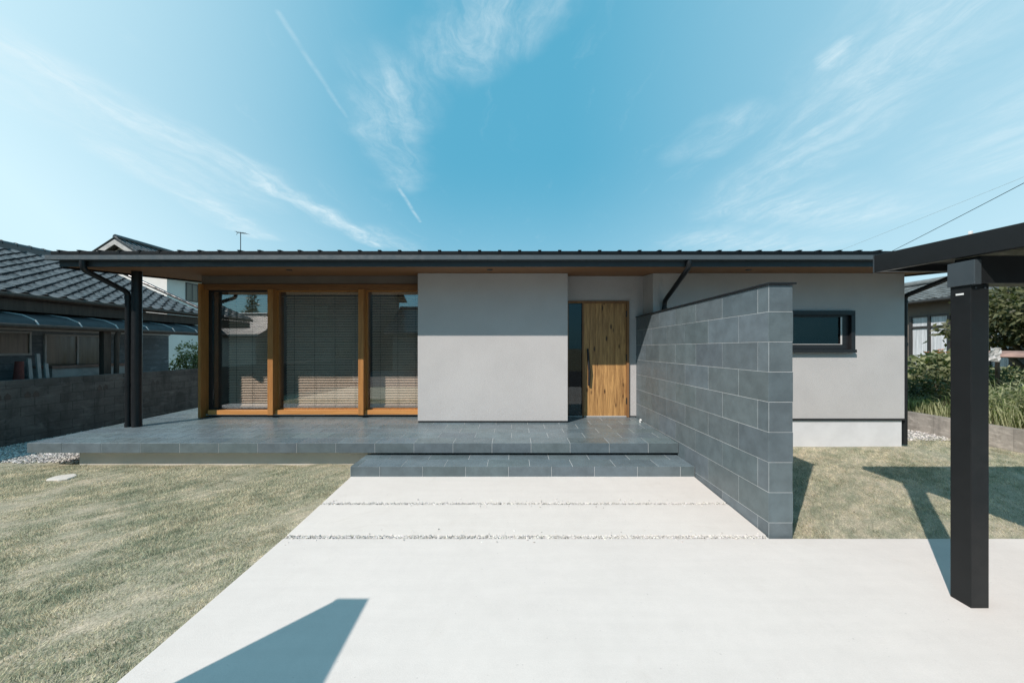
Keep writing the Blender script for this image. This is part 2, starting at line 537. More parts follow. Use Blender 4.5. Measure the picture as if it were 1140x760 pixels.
class MB:
    def __init__(self):
        self.v = []; self.f = []; self.t = []

    def add(self, vs, fs, tint=None):
        n = len(self.v)
        self.v += [tuple(p) for p in vs]
        self.f += [tuple(i + n for i in f) for f in fs]
        t = tint if tint is not None else (1, 1, 1)
        self.t += [t] * len(vs)
        return self

    def box(self, x0, x1, y0, y1, z0, z1, tint=None):
        vs = [(x0, y0, z0), (x1, y0, z0), (x1, y1, z0), (x0, y1, z0), (x0, y0, z1), (x1, y0, z1), (x1, y1, z1), (x0, y1, z1)]
        return self.add(vs, [(0, 3, 2, 1), (4, 5, 6, 7), (0, 1, 5, 4), (1, 2, 6, 5), (2, 3, 7, 6), (3, 0, 4, 7)], tint)

    def hexa(self, lo, hi, tint=None):
        """8-point solid from a lower and an upper quad (each counter-clockwise from above)"""
        return self.add(list(lo) + list(hi), [(0, 3, 2, 1), (4, 5, 6, 7), (0, 1, 5, 4), (1, 2, 6, 5), (2, 3, 7, 6), (3, 0, 4, 7)], tint)

    def prism(self, poly, axis, a, b, tint=None):
        """extrude 2D poly along axis from a to b; poly coords are the other two axes in order"""
        def P(p, q):
            if axis == 'x': return (q, p[0], p[1])
            if axis == 'y': return (p[0], q, p[1])
            return (p[0], p[1], q)
        n = len(poly)
        vs = [P(p, a) for p in poly] + [P(p, b) for p in poly]
        fs = [tuple(range(n)), tuple(range(2 * n - 1, n - 1, -1))]
        fs += [(i, i + n, (i + 1) % n + n, (i + 1) % n) for i in range(n)]
        return self.add(vs, fs, tint)

    def tube(self, pts, r, seg=12, tint=None, caps=True):
        pts = [Vector(p) for p in pts]
        rings = []
        rs = r if isinstance(r, (list, tuple)) else [r] * len(pts)
        up = None
        for i, p in enumerate(pts):
            if i == 0: dirv = (pts[1] - p).normalized()
            elif i == len(pts) - 1: dirv = (p - pts[i - 1]).normalized()
            else: dirv = ((p - pts[i - 1]).normalized() + (pts[i + 1] - p).normalized()).normalized()
            ref = Vector((0, 0, 1)) if abs(dirv.z) < 0.9 else Vector((1, 0, 0))
            if up is not None:
                ref = up
            a = dirv.cross(ref).normalized()
            b = a.cross(dirv).normalized()
            up = b
            rings.append([p + (a * math.cos(2 * math.pi * k / seg) + b * math.sin(2 * math.pi * k / seg)) * rs[i] for k in range(seg)])
        vs = [q for ring in rings for q in ring]
        fs = []
        for i in range(len(pts) - 1):
            for k in range(seg):
                fs.append((i * seg + k, i * seg + (k + 1) % seg, (i + 1) * seg + (k + 1) % seg, (i + 1) * seg + k))
        if caps:
            fs.append(tuple(range(seg - 1, -1, -1)))
            fs.append(tuple((len(pts) - 1) * seg + k for k in range(seg)))
        return self.add(vs, fs, tint)

    def build(self, name, mat, parent=None, bevel=0.0, smooth=False, recalc=True):
        me = bpy.data.meshes.new(name)
        me.from_pydata(self.v, [], self.f)
        at = me.attributes.new('tint', 'FLOAT_COLOR', 'POINT')
        arr = np.ones((len(self.v), 4), dtype=np.float32)
        arr[:, :3] = np.array(self.t, dtype=np.float32)
        at.data.foreach_set('color', arr.ravel())
        me.materials.append(M[mat] if isinstance(mat, str) else mat)
        if recalc:
            import bmesh
            bm = bmesh.new()
            bm.from_mesh(me)
            bmesh.ops.recalc_face_normals(bm, faces=bm.faces)
            bm.to_mesh(me)
            bm.free()
        o = bpy.data.objects.new(name, me)
        COL.objects.link(o)
        if parent is not None:
            o.parent = parent
            # parents are all unrotated at build time: keep world coordinates
            o.matrix_parent_inverse = Matrix.Translation(-wloc(parent))
        if bevel:
            b = o.modifiers.new('bevel', 'BEVEL')
            b.width = bevel
            b.segments = 2
            b.limit_method = 'ANGLE'
            b.angle_limit = R(35)
        if smooth:
            me.shade_smooth()
            me.set_sharp_from_angle(angle=R(40))
        return o


def wloc(o):
    v = Vector(o.location) if o.type == 'EMPTY' else Vector((0, 0, 0))
    return v


def np_mesh(name, V, k, mat, tint=None, parent=None):
    """V: (nfaces*k,3) unshared vertices, faces of k corners"""
    n = len(V) // k
    me = bpy.data.meshes.new(name)
    me.vertices.add(len(V))
    me.vertices.foreach_set('co', np.ascontiguousarray(V, dtype=np.float32).ravel())
    me.loops.add(n * k)
    me.loops.foreach_set('vertex_index', np.arange(n * k, dtype=np.int32))
    me.polygons.add(n)
    me.polygons.foreach_set('loop_start', np.arange(0, n * k, k, dtype=np.int32))
    me.polygons.foreach_set('loop_total', np.full(n, k, dtype=np.int32))
    if tint is not None:
        at = me.attributes.new('tint', 'FLOAT_COLOR', 'POINT')
        a = np.ones((len(V), 4), dtype=np.float32)
        a[:, :3] = tint
        at.data.foreach_set('color', a.ravel())
    me.materials.append(M[mat])
    me.update(calc_edges=True)
    o = bpy.data.objects.new(name, me)
    COL.objects.link(o)
    if parent is not None:
        o.parent = parent
        o.matrix_parent_inverse = Matrix.Translation(-wloc(parent))
    return o


def dup_tree(root, label=None, **loc):
    """copy of a thing with its parts and sub-parts"""
    r = root.copy(); COL.objects.link(r)
    if label: r['label'] = label

    def rec(src, dst):
        for ch in src.children:
            c = ch.copy(); COL.objects.link(c)
            c.parent = dst
            c.matrix_parent_inverse = ch.matrix_parent_inverse.copy()
            rec(ch, c)
    rec(root, r)
    return r


def vnoise(x, y, seed=0):
    """smooth value noise, numpy"""
    r = np.random.default_rng(seed)
    tab = r.random((64, 64))
    xi = np.floor(x).astype(int); yi = np.floor(y).astype(int)
    fx = x - xi; fy = y - yi
    fx = fx * fx * (3 - 2 * fx); fy = fy * fy * (3 - 2 * fy)
    g = lambda a, b: tab[a % 64, b % 64]
    return (g(xi, yi) * (1 - fx) + g(xi + 1, yi) * fx) * (1 - fy) + (g(xi, yi + 1) * (1 - fx) + g(xi + 1, yi + 1) * fx) * fy


# ------------------------------------------------------------------ ground
GY = [-60, -12, 0, 1.96, 3.41, 4.79, 7.0, 60]
GZ = [-0.35, -0.12, -0.05, -0.017, 0.018, 0.098, 0.098, 0.098]
def gz(y):
    return float(np.interp(y, GY, GZ))

LEFT_X, RIGHT_X = -9.56, 9.24          # boundary walls
DRIVE_X0 = -2.28                       # left edge of the concrete

mb = MB()
mb.add([(-1500, -1500, -0.42), (1500, -1500, -0.42), (1500, 1500, -0.42), (-1500, 1500, -0.42)], [(0, 1, 2, 3)])
tag(mb.build('ground', 'ground', recalc=False), kind='structure')


def profile_sheet(name, mat, x0, x1, ys, dz, thick):
    """slab that follows the fall of the plot"""
    mb = MB()
    top = [(y, gz(y) + dz) for y in ys]
    bot = [(y, gz(y) + dz - thick) for y in reversed(ys)]
    mb.prism(top + bot, 'x', x0, x1)
    return tag(mb.build(name, mat, bevel=0.006), kind='structure')


profile_sheet('driveway', 'concrete', DRIVE_X0, 12.0, [-3.2, 0, 1.96, 3.385], 0.0, 0.15)
profile_sheet('path', 'slab', DRIVE_X0, 2.553, [3.440, 4.042], 0.0, 0.15)
profile_sheet('path', 'slab', DRIVE_X0, 2.553, [4.086, 4.79], 0.0, 0.15)
mb = MB(); mb.box(-60, 60, -15.5, -3.22, -0.4, -0.075)
tag(mb.build('road', 'asphalt'), kind='structure')


def grid_sheet(name, mat, x0, x1, y0, y1, zf, nx=40, ny=40, amp=0.0, seed=1):
    xs = np.linspace(x0, x1, nx + 1); ys = np.linspace(y0, y1, ny + 1)
    vs = []
    for y in ys:
        for x in xs:
            z = zf(x, y)
            if amp:
                z += amp * float(vnoise(np.array([x * 2.0 + 20]), np.array([y * 2.0 + 20]), seed)[0] - 0.5)
            vs.append((x, y, z))
    fs = [(j * (nx + 1) + i, j * (nx + 1) + i + 1, (j + 1) * (nx + 1) + i + 1, (j + 1) * (nx + 1) + i) for j in range(ny) for i in range(nx)]
    mb = MB(); mb.add(vs, fs)
    return tag(mb.build(name, mat, smooth=True, recalc=False), kind='structure')


def zl(x, y):      # left lawn
    return float(np.interp(y, [-60, 0, 1.96, 3.41, 5.4, 60], [-0.3, -0.06, -0.03, 0.0, 0.055, 0.055])) - 0.012
def zr(x, y):      # right lawn
    return float(np.interp(y, [0, 3.4, 6.6, 30], [-0.02, 0.0, 0.0, 0.0]))

grid_sheet('lawn', 'lawn', LEFT_X, DRIVE_X0, -3.2, 5.6, zl, 60, 80, 0.02)
grid_sheet('lawn', 'lawn', 2.807, RIGHT_X, 3.395, 7.2, zr, 50, 40, 0.012)
grid_sheet('gravel_bed', 'gravel_bed', LEFT_X, -6.3, 5.6, 16, lambda x, y: 0.043, 8, 10)
grid_sheet('gravel_bed', 'gravel_bed', 7.5, RIGHT_X, 7.2, 16, zr, 8, 10)
mb = MB(); mb.box(DRIVE_X0, 2.553, 3.0, 4.82, -0.2, -0.022)
tag(mb.build('gravel_bed', 'gravel_bed'), kind='structure')


def grass(name, x0, x1, y0, y1, zf, n, hmin, hmax, seed, w=0.0026, cover=None):
    r = np.random.default_rng(seed)
    x = r.uniform(x0, x1, n); y = r.uniform(y0, y1, n)
    if cover is not None:
        k = cover(x, y, r); x = x[k]; y = y[k]
    n = len(x)
    z = np.array([zf(0, t) for t in np.linspace(y0, y1, 200)])
    z = np.interp(y, np.linspace(y0, y1, 200), z)
    # lie of the grass: streaks
    ca, sa = math.cos(R(-40)), math.sin(R(-40))
    u = x * ca - y * sa; v = x * sa + y * ca
    s = vnoise(u * 1.1 + 11, v * 3.0 + 7, seed) * 0.55 + vnoise(u * 4 + 3, v * 9 + 5, seed + 1) * 0.45
    cl = vnoise(u * 7 + 1, v * 14 + 2, seed + 2)
    h = r.uniform(hmin, hmax, n) * (0.3 + 0.9 * s + 0.9 * cl * cl)
    ang = (s * 4.0 + cl * 2.0 + r.normal(0, 0.8, n)) - 0.6
    lean = r.uniform(0.5, 1.6, n) * h
    tip = np.stack([x + np.cos(ang) * lean, y + np.sin(ang) * lean, z + h], 1)
    wa = r.uniform(0, 2 * math.pi, n)
    ww = w * r.uniform(0.7, 1.4, n)
    a = np.stack([x + np.cos(wa) * ww, y + np.sin(wa) * ww, z - 0.004], 1)
    b = np.stack([x - np.cos(wa) * ww, y - np.sin(wa) * ww, z - 0.004], 1)
    V = np.stack([a, b, tip], 1).reshape(-1, 3)
    t = np.stack([r.random(n), (r.random(n) < 0.22).astype(float), np.zeros(n)], 1)
    return tag(np_mesh(name, V, 3, 'grass', np.repeat(t, 3, 0)), kind='stuff')


def cov_left(x, y, r):
    # only what the plot shows, thinner far away, ragged at the edges
    edge = (x > -8.3 + 0.12 * np.sin(y * 5)) | (y < 3.5)
    lim = 5.40 + 0.06 * (vnoise(x * 4 + 9, y * 0 + 3, 5) - 0.5)
    dens = np.clip(4.2 / np.maximum(y, 1.0), 0.5, 1.0)
    dry = vnoise(x * 1.1 + 5, y * 1.8 + 2, 9)
    edge &= x < DRIVE_X0 - 0.012 + 0.035 * vnoise(y * 6, y * 0 + 1, 8)
    return edge & (y < lim) & (r.random(len(x)) < dens * (0.70 + 0.4 * dry))

grass('lawn_grass', -9.4, DRIVE_X0 + 0.025, 1.2, 5.5, zl, 430000, 0.008, 0.026, 11, cover=cov_left)
o = bpy.data.objects['lawn_grass']
o['label'] = 'short dry olive and straw coloured grass beside the pale concrete drive'
o['category'] = 'grass'


def cov_right(x, y, r):
    ok = (y < 6.52) | (x > 7.7)
    return ok & (r.random(len(x)) < 0.55 + 0.5 * vnoise(x * 1.3, y * 2.2, 4))

g2 = grass('lawn_grass', 2.82, RIGHT_X - 0.02, 3.40, 7.2, zr, 170000, 0.008, 0.024, 23, cover=cov_right)
tag(g2, 'short dry grass between the slate screen wall and the low retaining wall', 'grass')


def stones(name, label, pts, rmin, rmax, seed, dark=0.55):
    r = np.random.default_rng(seed)
    n = len(pts)
    base = np.array([(1, 0, 0), (-1, 0, 0), (0, 1, 0), (0, -1, 0), (0, 0, 1), (0, 0, -1)], float)
    faces = np.array([(0, 2, 4), (2, 1, 4), (1, 3, 4), (3, 0, 4), (2, 0, 5), (1, 2, 5), (3, 1, 5), (0, 3, 5)])
    rad = r.uniform(rmin, rmax, (n, 1, 1))
    jit = r.uniform(0.65, 1.25, (n, 6, 1))
    sh = np.stack([r.uniform(0.8, 1.3, n), r.uniform(0.7, 1.1, n), r.uniform(0.5, 0.8, n)], 1)[:, None, :]
    P = base[None] * jit * rad * sh
    a = r.uniform(0, 6.28, n)
    c, s = np.cos(a), np.sin(a)
    X = P[:, :, 0] * c[:, None] - P[:, :, 1] * s[:, None]
    Y = P[:, :, 0] * s[:, None] + P[:, :, 1] * c[:, None]
    P = np.stack([X, Y, P[:, :, 2]], 2) + pts[:, None, :]
    V = P[:, faces.ravel(), :].reshape(-1, 3)
    tn = r.uniform(dark, 1.5, n)
    t = np.stack([tn, tn * r.uniform(0.96, 1.02, n), tn * r.uniform(0.9, 1.02, n)], 1)
    o = np_mesh(name, V, 3, 'gravel', np.repeat(t, 24, 0))
    return tag(o, label, 'gravel', kind='stuff')


r_ = np.random.default_rng(5)
n = 15000
gx = r_.uniform(LEFT_X + 0.01, -6.9, n); gy = r_.uniform(5.0, 9.5, n)
lim = 5.50 + 0.02 * np.sin(gx * 9)
k = (gx < -6.95) & (((gy > lim) & (gx < -7.0)) | (gx < -8.35)) 
pts = np.stack([gx[k], gy[k], 0.052 + r_.uniform(0, 0.012, k.sum())], 1)
stones('gravel', 'loose grey gravel in the gap beside the old block wall', pts, 0.012, 0.024, 6)
n = 9000
gx = r_.uniform(DRIVE_X0 + 0.01, 2.54, n)
row = r_.integers(0, 2, n)
gy = np.where(row == 0, r_.uniform(3.388, 3.438, n), r_.uniform(4.044, 4.084, n))
stray = r_.random(n) < 0.03
gy = np.where(stray, gy + r_.normal(0, 0.05, n), gy)
gzv = np.interp(gy, GY, GZ) + np.where(stray, 0.006, 0)
pts = np.stack([gx, gy, gzv - 0.003 + r_.uniform(-0.01, 0.006, n)], 1)
stones('gravel', 'fine pale gravel filling the two joints across the concrete path', pts, 0.006, 0.012, 8, 0.7)
n = 5000
gx = r_.uniform(7.6, RIGHT_X - 0.02, n); gy = r_.uniform(7.0, 11, n)
pts = np.stack([gx, gy, 0.008 + r_.uniform(0, 0.012, n)], 1)
stones('gravel', 'pale gravel beside the house at the foot of the retaining wall', pts, 0.012, 0.024, 9)


# ------------------------------------------------------------------ tiled surfaces
def tint_rand(r, amt=0.12):
    s = 1 + r.uniform(-amt, amt)
    return (s * r.uniform(0.97, 1.03), s, s * r.uniform(0.97, 1.04))


def tile_courses(mb, length, courses, first, pitch, place, gap=0.0048, thick=0.003, rnd=random):
    """courses: list of (v0, v1, phase). place(u, v, w) -> point; w is out of the surface."""
    for (v0, v1, ph) in courses:
        u = -pitch + (ph % pitch)
        while u < length:
            a, b = max(u, 0) + gap / 2, min(u + pitch, length) - gap / 2
            if b - a > 0.02:
                c, e = v0 + gap / 2, v1 - gap / 2
                ch = 0.0015
                lo = [(a, c), (b, c), (b, e), (a, e)]
                hi = [(a + ch, c + ch), (b - ch, c + ch), (b - ch, e - ch), (a + ch, e - ch)]
                dw = rnd.uniform(-0.0006, 0.0006)
                vs = [place(p[0], p[1], -0.002) for p in lo] + [place(p[0], p[1], thick - ch + dw) for p in lo] + [place(p[0], p[1], thick + dw) for p in hi]
                fs = [(0, 1, 5, 4), (1, 2, 6, 5), (2, 3, 7, 6), (3, 0, 4, 7), (4, 5, 9, 8), (5, 6, 10, 9), (6, 7, 11, 10), (7, 4, 8, 11), (8, 9, 10, 11)]
                mb.add(vs, fs, tint_rand(rnd))
            u += pitch


PITCH, CRS = 0.603, 0.3015

# --- screen wall
WX0, WX1, WY0, WY1 = 2.563, 2.799, 3.418, 7.09
WTOP = 2.535
sw = thing('screen_wall', 'tall slate tiled screen wall running from the drive to the front door', 'wall', (2.68, 3.42, 0))
mb = MB()
mb.box(WX0, WX1, WY0, 6.59, -0.2, WTOP)
mb.box(WX0, 2.695, 6.592, WY1, 0.3, WTOP)
mb.build('wall_core', 'grout', sw)
mb = MB()
lines = [WTOP, 2.268] + [2.268 - CRS * k for k in range(1, 9)]
lines = lines[:-1] + [-0.02]
cs = []
for i in range(len(lines) - 1):
    cs.append((lines[i + 1], lines[i], 0.154 if i % 2 == 0 else 0.456))
rr = random.Random(3)
tile_courses(mb, WY1 - WY0, cs, 0, PITCH, lambda u, v, w: (WX0 - w, WY0 + u, v), rnd=rr)
mb.build('tile_cladding', 'tile', sw)
mb = MB()
for i in range(len(lines) - 1):
    ext = 0.007 if i % 2 else 0.002
    a0 = WX0 - ext
    tile_courses(mb, (WX1 + ext) - a0, [(lines[i + 1], lines[i], 0)], 0, 1.0, lambda u, v, w, a0=a0: (a0 + u, WY0 - w, v), rnd=rr)
tile_courses(mb, 6.58 - WY0, cs, 0, PITCH, lambda u, v, w: (WX1 + w, WY0 + u, v), rnd=rr)
mb.build('tile_cladding', 'tile', sw)
mb = MB()
mb.box(WX0 - 0.022, WX1 + 0.024, WY0 - 0.025, 6.585, WTOP + 0.002, WTOP + 0.022)
mb.box(WX0 - 0.022, 2.70, 6.5855, WY1 - 0.005, WTOP + 0.002, WTOP + 0.022)
mb.build('coping', 'pipe', sw, 0.003)

# --- terrace
DX0, DX1, DY0, DY1 = -7.497, 2.548, 5.268, 7.14
def dz_(y):
    return 0.437 + (y - 5.26) * 0.019
tr = thing('terrace', 'long slate tiled terrace slab floating along the front of the house', 'terrace', (-2.5, 5.26, 0))
mb = MB()
def slab_piece(x0, x1, y0, y1):
    mb.hexa([(x0, y0, 0.290), (x1, y0, 0.290), (x1, y1, 0.290), (x0, y1, 0.290)],
            [(x0, y0, dz_(y0)), (x1, y0, dz_(y0)), (x1, y1, dz_(y1)), (x0, y1, dz_(y1))])
slab_piece(DX0, DX1, DY0, DY1)
slab_piece(DX0, -6.45, DY1, 9.6)
mb.build('slab', 'grout', tr)
mb = MB()
rows = []
y = 0.0; i = 0
while y < DY1 - DY0 - 0.01:
    y2 = min(y + CRS, DY1 - DY0)
    rows.append((y, y2, (-0.324 - DX0 + (0 if i % 2 == 0 else 0.3)) % PITCH)); y = y2; i += 1
rr = random.Random(5)
tile_courses(mb, DX1 - DX0, rows, 0, PITCH, lambda u, v, w: (DX0 + u, DY0 + v, dz_(DY0 + v) + w), rnd=rr, gap=0.0058)
rows = []
y = 0.0; i = 1
while y < 2.4:
    rows.append((y, y + CRS, 0.15 if i % 2 == 0 else 0.45)); y += CRS; i += 1
tile_courses(mb, -6.46 - DX0, rows, 0, PITCH, lambda u, v, w: (DX0 + u, DY1 + v, dz_(DY1 + v) + w), rnd=rr)
mb.build('floor_tiles', 'tile_floor', tr)
mb = MB()
tile_courses(mb, DX1 - DX0, [(0.288, dz_(DY0) + 0.004, (-0.324 - DX0) % PITCH)], 0, PITCH, lambda u, v, w: (DX0 + u, DY0 - w, v), rnd=rr)
tile_courses(mb, 9.5 - DY0, [(0.288, dz_(DY0), 0.3)], 0, PITCH, lambda u, v, w: (DX0 - w, DY0 + u, v), rnd=rr)
mb.build('edge_tiles', 'tile', tr)
mb = MB()
mb.box(-6.95, 2.54, 5.47, 7.1, -0.1, 0.288)
mb.build('footing', 'footing', tr, 0.004)
# --- lower step
SX0, SX1, SY0, SY1 = -2.28, 2.546, 4.788, 5.40
st = thing('entrance_step', 'low slate tiled step below the terrace at the end of the path', 'step', (0, 4.79, 0.1))
mb = MB(); mb.box(SX0, SX1, SY0, 5.398, 0.0, 0.243); mb.build('slab', 'grout', st)
mb = MB()
rows = [(0, CRS, (-0.063 - SX0 + 0.3) % PITCH), (CRS, 2 * CRS, (-0.063 - SX0) % PITCH)]
tile_courses(mb, SX1 - SX0, rows, 0, PITCH, lambda u, v, w: (SX0 + u, SY0 + v, 0.243 + w), rnd=rr, gap=0.0058)
mb.build('tread_tiles', 'tile_floor', st)
mb = MB()
tile_courses(mb, SX1 - SX0, [(0.104, 0.247, (-0.063 - SX0) % PITCH)], 0, PITCH, lambda u, v, w: (SX0 + u, SY0 - w, v), rnd=rr)
tile_courses(mb, 0.6, [(0.104, 0.247, 0.3)], 0, PITCH, lambda u, v, w: (SX0 - w, SY0 + u, v), rnd=rr)
mb.build('riser_tiles', 'tile', st)
tl_ = thing('deck_spotlight', 'tiny white uplight standing on the terrace at the foot of the screen wall', 'light', (2.47, 6.62, dz_(6.62) + 0.006))
mb = MB(); mb.tube([(2.47, 6.62, dz_(6.62) + 0.006), (2.47, 6.62, dz_(6.62) + 0.035)], 0.018, 12); mb.tube([(2.47, 6.62, dz_(6.62) + 0.035), (2.47, 6.60, dz_(6.62) + 0.06)], 0.02, 12)
mb.build('lamp_head', 'lamp_white', tl_, smooth=True)

# ------------------------------------------------------------------ the house
FY, RY, GYW = 6.60, 7.10, 7.17          # front plane, door recess, glazing plane
HX0, HX1 = -6.42, 7.57
BX0, BX1, RX = -1.84, 1.06, 2.71
def soffit_z(y):
    return 3.262 + 0.1 * (y - 5.67)
def roof_z(y):
    return 3.49 + 0.1 * (y - 5.58)
hs = thing('house', 'low modern grey rendered house with a dark metal roof and deep timber eaves', 'house', (0, 6.6, 0))

# walls
mb = MB()
zt = lambda y: soffit_z(y) - 0.003
mb.hexa([(BX0, FY, 0.50), (BX1, FY, 0.50), (BX1, RY + 0.15, 0.50), (BX0, RY + 0.15, 0.50)],
        [(BX0, FY, zt(FY)), (BX1, FY, zt(FY)), (BX1, RY + 0.15, zt(RY + 0.15)), (BX0, RY + 0.15, zt(RY + 0.15))])
mb.build('wall', 'plaster', hs, 0.004)
mb = MB()
mb.box(BX0 + 0.005, BX1 - 0.005, FY + 0.012, RY, 0.455, 0.499)
mb.box(2.28, 2.54, RY + 0.012, RY + 0.1, 0.455, 0.499)
mb.box(2.82, HX1 + 0.004, FY - 0.012, FY + 0.2, 0.512, 0.548)
mb.build('base_flashing', 'black', hs)
# wall above and beside the door
DXL, DXR, DTOP = 1.13, 2.41, 2.885
mb = MB()
mb.hexa([(BX1 + 0.001, RY, DTOP), (RX - 0.001, RY, DTOP), (RX - 0.001, RY + 0.15, DTOP), (BX1 + 0.001, RY + 0.15, DTOP)],
        [(BX1 + 0.001, RY, zt(RY)), (RX - 0.001, RY, zt(RY)), (RX - 0.001, RY + 0.15, zt(RY + 0.15)), (BX1 + 0.001, RY + 0.15, zt(RY + 0.15))])
mb.box(DXR, RX - 0.001, RY, RY + 0.15, 0.50, DTOP - 0.0005)
mb.box(BX1 + 0.001, DXL, RY, RY + 0.15, 0.50, DTOP - 0.0005)
mb.build('wall', 'plaster', hs)
# right hand wall with a window opening
WXa, WXb, WZa, WZb = 5.02, 6.57, 1.82, 2.625
mb = MB()
x0, x1, z0, z1t = RX, HX1, 0.53, zt(FY)
def q(y):
    return [(x0, y, z0), (WXa, y, z0), (WXb, y, z0), (x1, y, z0), (x0, y, WZa), (WXa, y, WZa), (WXb, y, WZa), (x1, y, WZa),
            (x0, y, WZb), (WXa, y, WZb), (WXb, y, WZb), (x1, y, WZb), (x0, y, zt(y)), (WXa, y, zt(y)), (WXb, y, zt(y)), (x1, y, zt(y))]
fr, bk = q(FY), q(FY + 0.16)
fs = []
for j in range(3):
    for i in range(3):
        if i == 1 and j == 1: continue
        a = j * 4 + i
        fs.append((a, a + 1, a + 5, a + 4)); fs.append((a + 16, a + 20, a + 21, a + 17))
for a, b in [(5, 6), (6, 10), (10, 9), (9, 5)]:
    fs.append((a, b, b + 16, a + 16))
for a, b in [(0, 1), (1, 2), (2, 3), (3, 7), (7, 11), (11, 15), (15, 14), (14, 13), (13, 12), (12, 8), (8, 4), (4, 0)]:
    fs.append((a, b, b + 16, a + 16))
mb.add(fr + bk, fs)
# side return into the recess
mb.hexa([(RX, FY + 0.161, 0.53), (RX + 0.15, FY + 0.161, 0.53), (RX + 0.15, RY + 0.3, 0.53), (RX, RY + 0.3, 0.53)],
        [(RX, FY + 0.161, zt(FY + .161)), (RX + 0.15, FY + 0.161, zt(FY + .161)), (RX + 0.15, RY + 0.3, zt(RY + .3)), (RX, RY + 0.3, zt(RY + .3))])
# side and back walls
mb.hexa([(HX1 - 0.15, FY + 0.161, 0.53), (HX1, FY + 0.161, 0.53), (HX1, 13, 0.53), (HX1 - 0.15, 13, 0.53)],
        [(HX1 - 0.15, FY + 0.161, zt(FY + .161)), (HX1, FY + 0.161, zt(FY + .161)), (HX1, 13, zt(13)), (HX1 - 0.15, 13, zt(13))])
mb.box(HX0, HX1, 13.001, 13.15, 0.5, zt(13))
mb.hexa([(HX0, 7.30, 0.45), (HX0 + 0.10, 7.30, 0.45), (HX0 + 0.10, 13, 0.45), (HX0, 13, 0.45)],
        [(HX0, 7.30, zt(7.30)), (HX0 + 0.10, 7.30, zt(7.30)), (HX0 + 0.10, 13, zt(13)), (HX0, 13, zt(13))])
mb.build('wall', 'plaster', hs)
mb = MB()
mb.box(2.82, HX1 - 0.03, FY + 0.02, 13.1, -0.2, 0.511)
mb.build('plinth', 'plinth', hs, 0.004)
# wall strip over the glazing, coloured dark brown for the eave shade on it
mb = MB()
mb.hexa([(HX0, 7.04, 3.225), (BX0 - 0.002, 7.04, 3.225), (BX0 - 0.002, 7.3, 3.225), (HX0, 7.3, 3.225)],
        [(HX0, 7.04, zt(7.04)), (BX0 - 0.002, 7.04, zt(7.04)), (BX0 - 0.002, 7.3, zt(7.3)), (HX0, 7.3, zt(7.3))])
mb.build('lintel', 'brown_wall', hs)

# roof
EX0, EX1 = -7.56, 8.02
mb = MB()
pts_t = [(5.58, roof_z(5.58)), (13.8, roof_z(13.8)), (13.8, roof_z(13.8) - 0.06), (5.58, roof_z(5.58) - 0.06)]
mb.prism(pts_t, 'x', EX0, EX1)
roof = mb.build('roof', 'roof_metal', hs, 0.004)
mb = MB()
x = EX0 + 0.12
while x < EX1:
    mb.prism([(5.575, roof_z(5.575) - 0.03), (13.8, roof_z(13.8)), (13.8, roof_z(13.8) + 0.02), (5.575, roof_z(5.575) + 0.019)], 'x', x, x + 0.028)
    mb.box(x - 0.008, x + 0.045, 5.568, 5.60, roof_z(5.58) + 0.003, roof_z(5.58) + 0.016)
    x += 0.3275
mb.build('seam', 'roof_metal', roof)
mb = MB()
mb.box(EX0 + 0.02, EX1 - 0.02, 5.672, 5.70, 3.258, roof_z(5.69) - 0.063)
mb.build('fascia', 'fascia', hs, 0.003)
for (a, b) in ((EX0, EX0 + 0.06), (EX1 - 0.06, EX1)):
    mb = MB()
    mb.prism([(5.701, soffit_z(5.7) - 0.03), (13.75, soffit_z(13.75) - 0.03), (13.75, roof_z(13.75) - 0.062), (5.701, roof_z(5.7) - 0.062)], 'x', a, b)
    mb.build('verge_board', 'roof_metal', hs, 0.003)
mb = MB()
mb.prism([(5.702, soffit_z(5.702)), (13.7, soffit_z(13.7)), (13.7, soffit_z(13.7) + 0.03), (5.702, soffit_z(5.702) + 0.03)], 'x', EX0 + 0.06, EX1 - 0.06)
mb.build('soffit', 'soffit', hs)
# gutter: open box profile
mb = MB()
g0, g1, gb, gt = 5.572, 5.668, 3.352, 3.425
mb.prism([(g0, gb), (g1, gb), (g1, gt), (g1 - 0.004, gt), (g1 - 0.004, gb + 0.004), (g0 + 0.006, gb + 0.004), (g0 + 0.006, gt - 0.004), (g0 + 0.014, gt - 0.004), (g0 + 0.014, gt), (g0, gt)], 'x', -7.645, 8.05)
for xe in (-7.645, 8.045):
    mb.box(xe, xe + 0.005, g0 + 0.006, g1 - 0.004, gb + 0.0045, gt - 0.006)
gut = mb.build('gutter', 'gutter', hs)
# rain pipes
def pipe(name, pts, r=0.042):
    mb = MB()
    out = []
    P = [Vector(p) for p in pts]
    for i, p in enumerate(P):
        if i in (0, len(P) - 1):
            out.append(p); continue
        a = (P[i - 1] - p).normalized(); b = (P[i + 1] - p).normalized()
        rr = 0.07
        for t in (0, 0.25, 0.5, 0.75, 1):
            out.append((p + a * rr) * (1 - t) ** 2 + p * 2 * t * (1 - t) + (p + b * rr) * t * t)
    mb.tube(out, r, 16)
    o = mb.build(name, 'pipe', hs, smooth=True)
    return o, P
def collars(o, zs, x, y, r=0.05):
    for z in zs:
        mb = MB()
        mb.tube([(x, y, z), (x, y, z + 0.06)], r, 16)
        mb.build('pipe_collar', 'pipe', o, smooth=True)
zb_post = dz_(6.30) + 0.004
p1, _ = pipe('downpipe', [(-7.08, 5.62, 3.351), (-7.08, 5.62, 3.20), (-7.08, 6.28, 2.93), (-7.08, 6.28, zb_post)])
collars(p1, [2.80, 2.0, 1.2, zb_post], -7.08, 6.28)
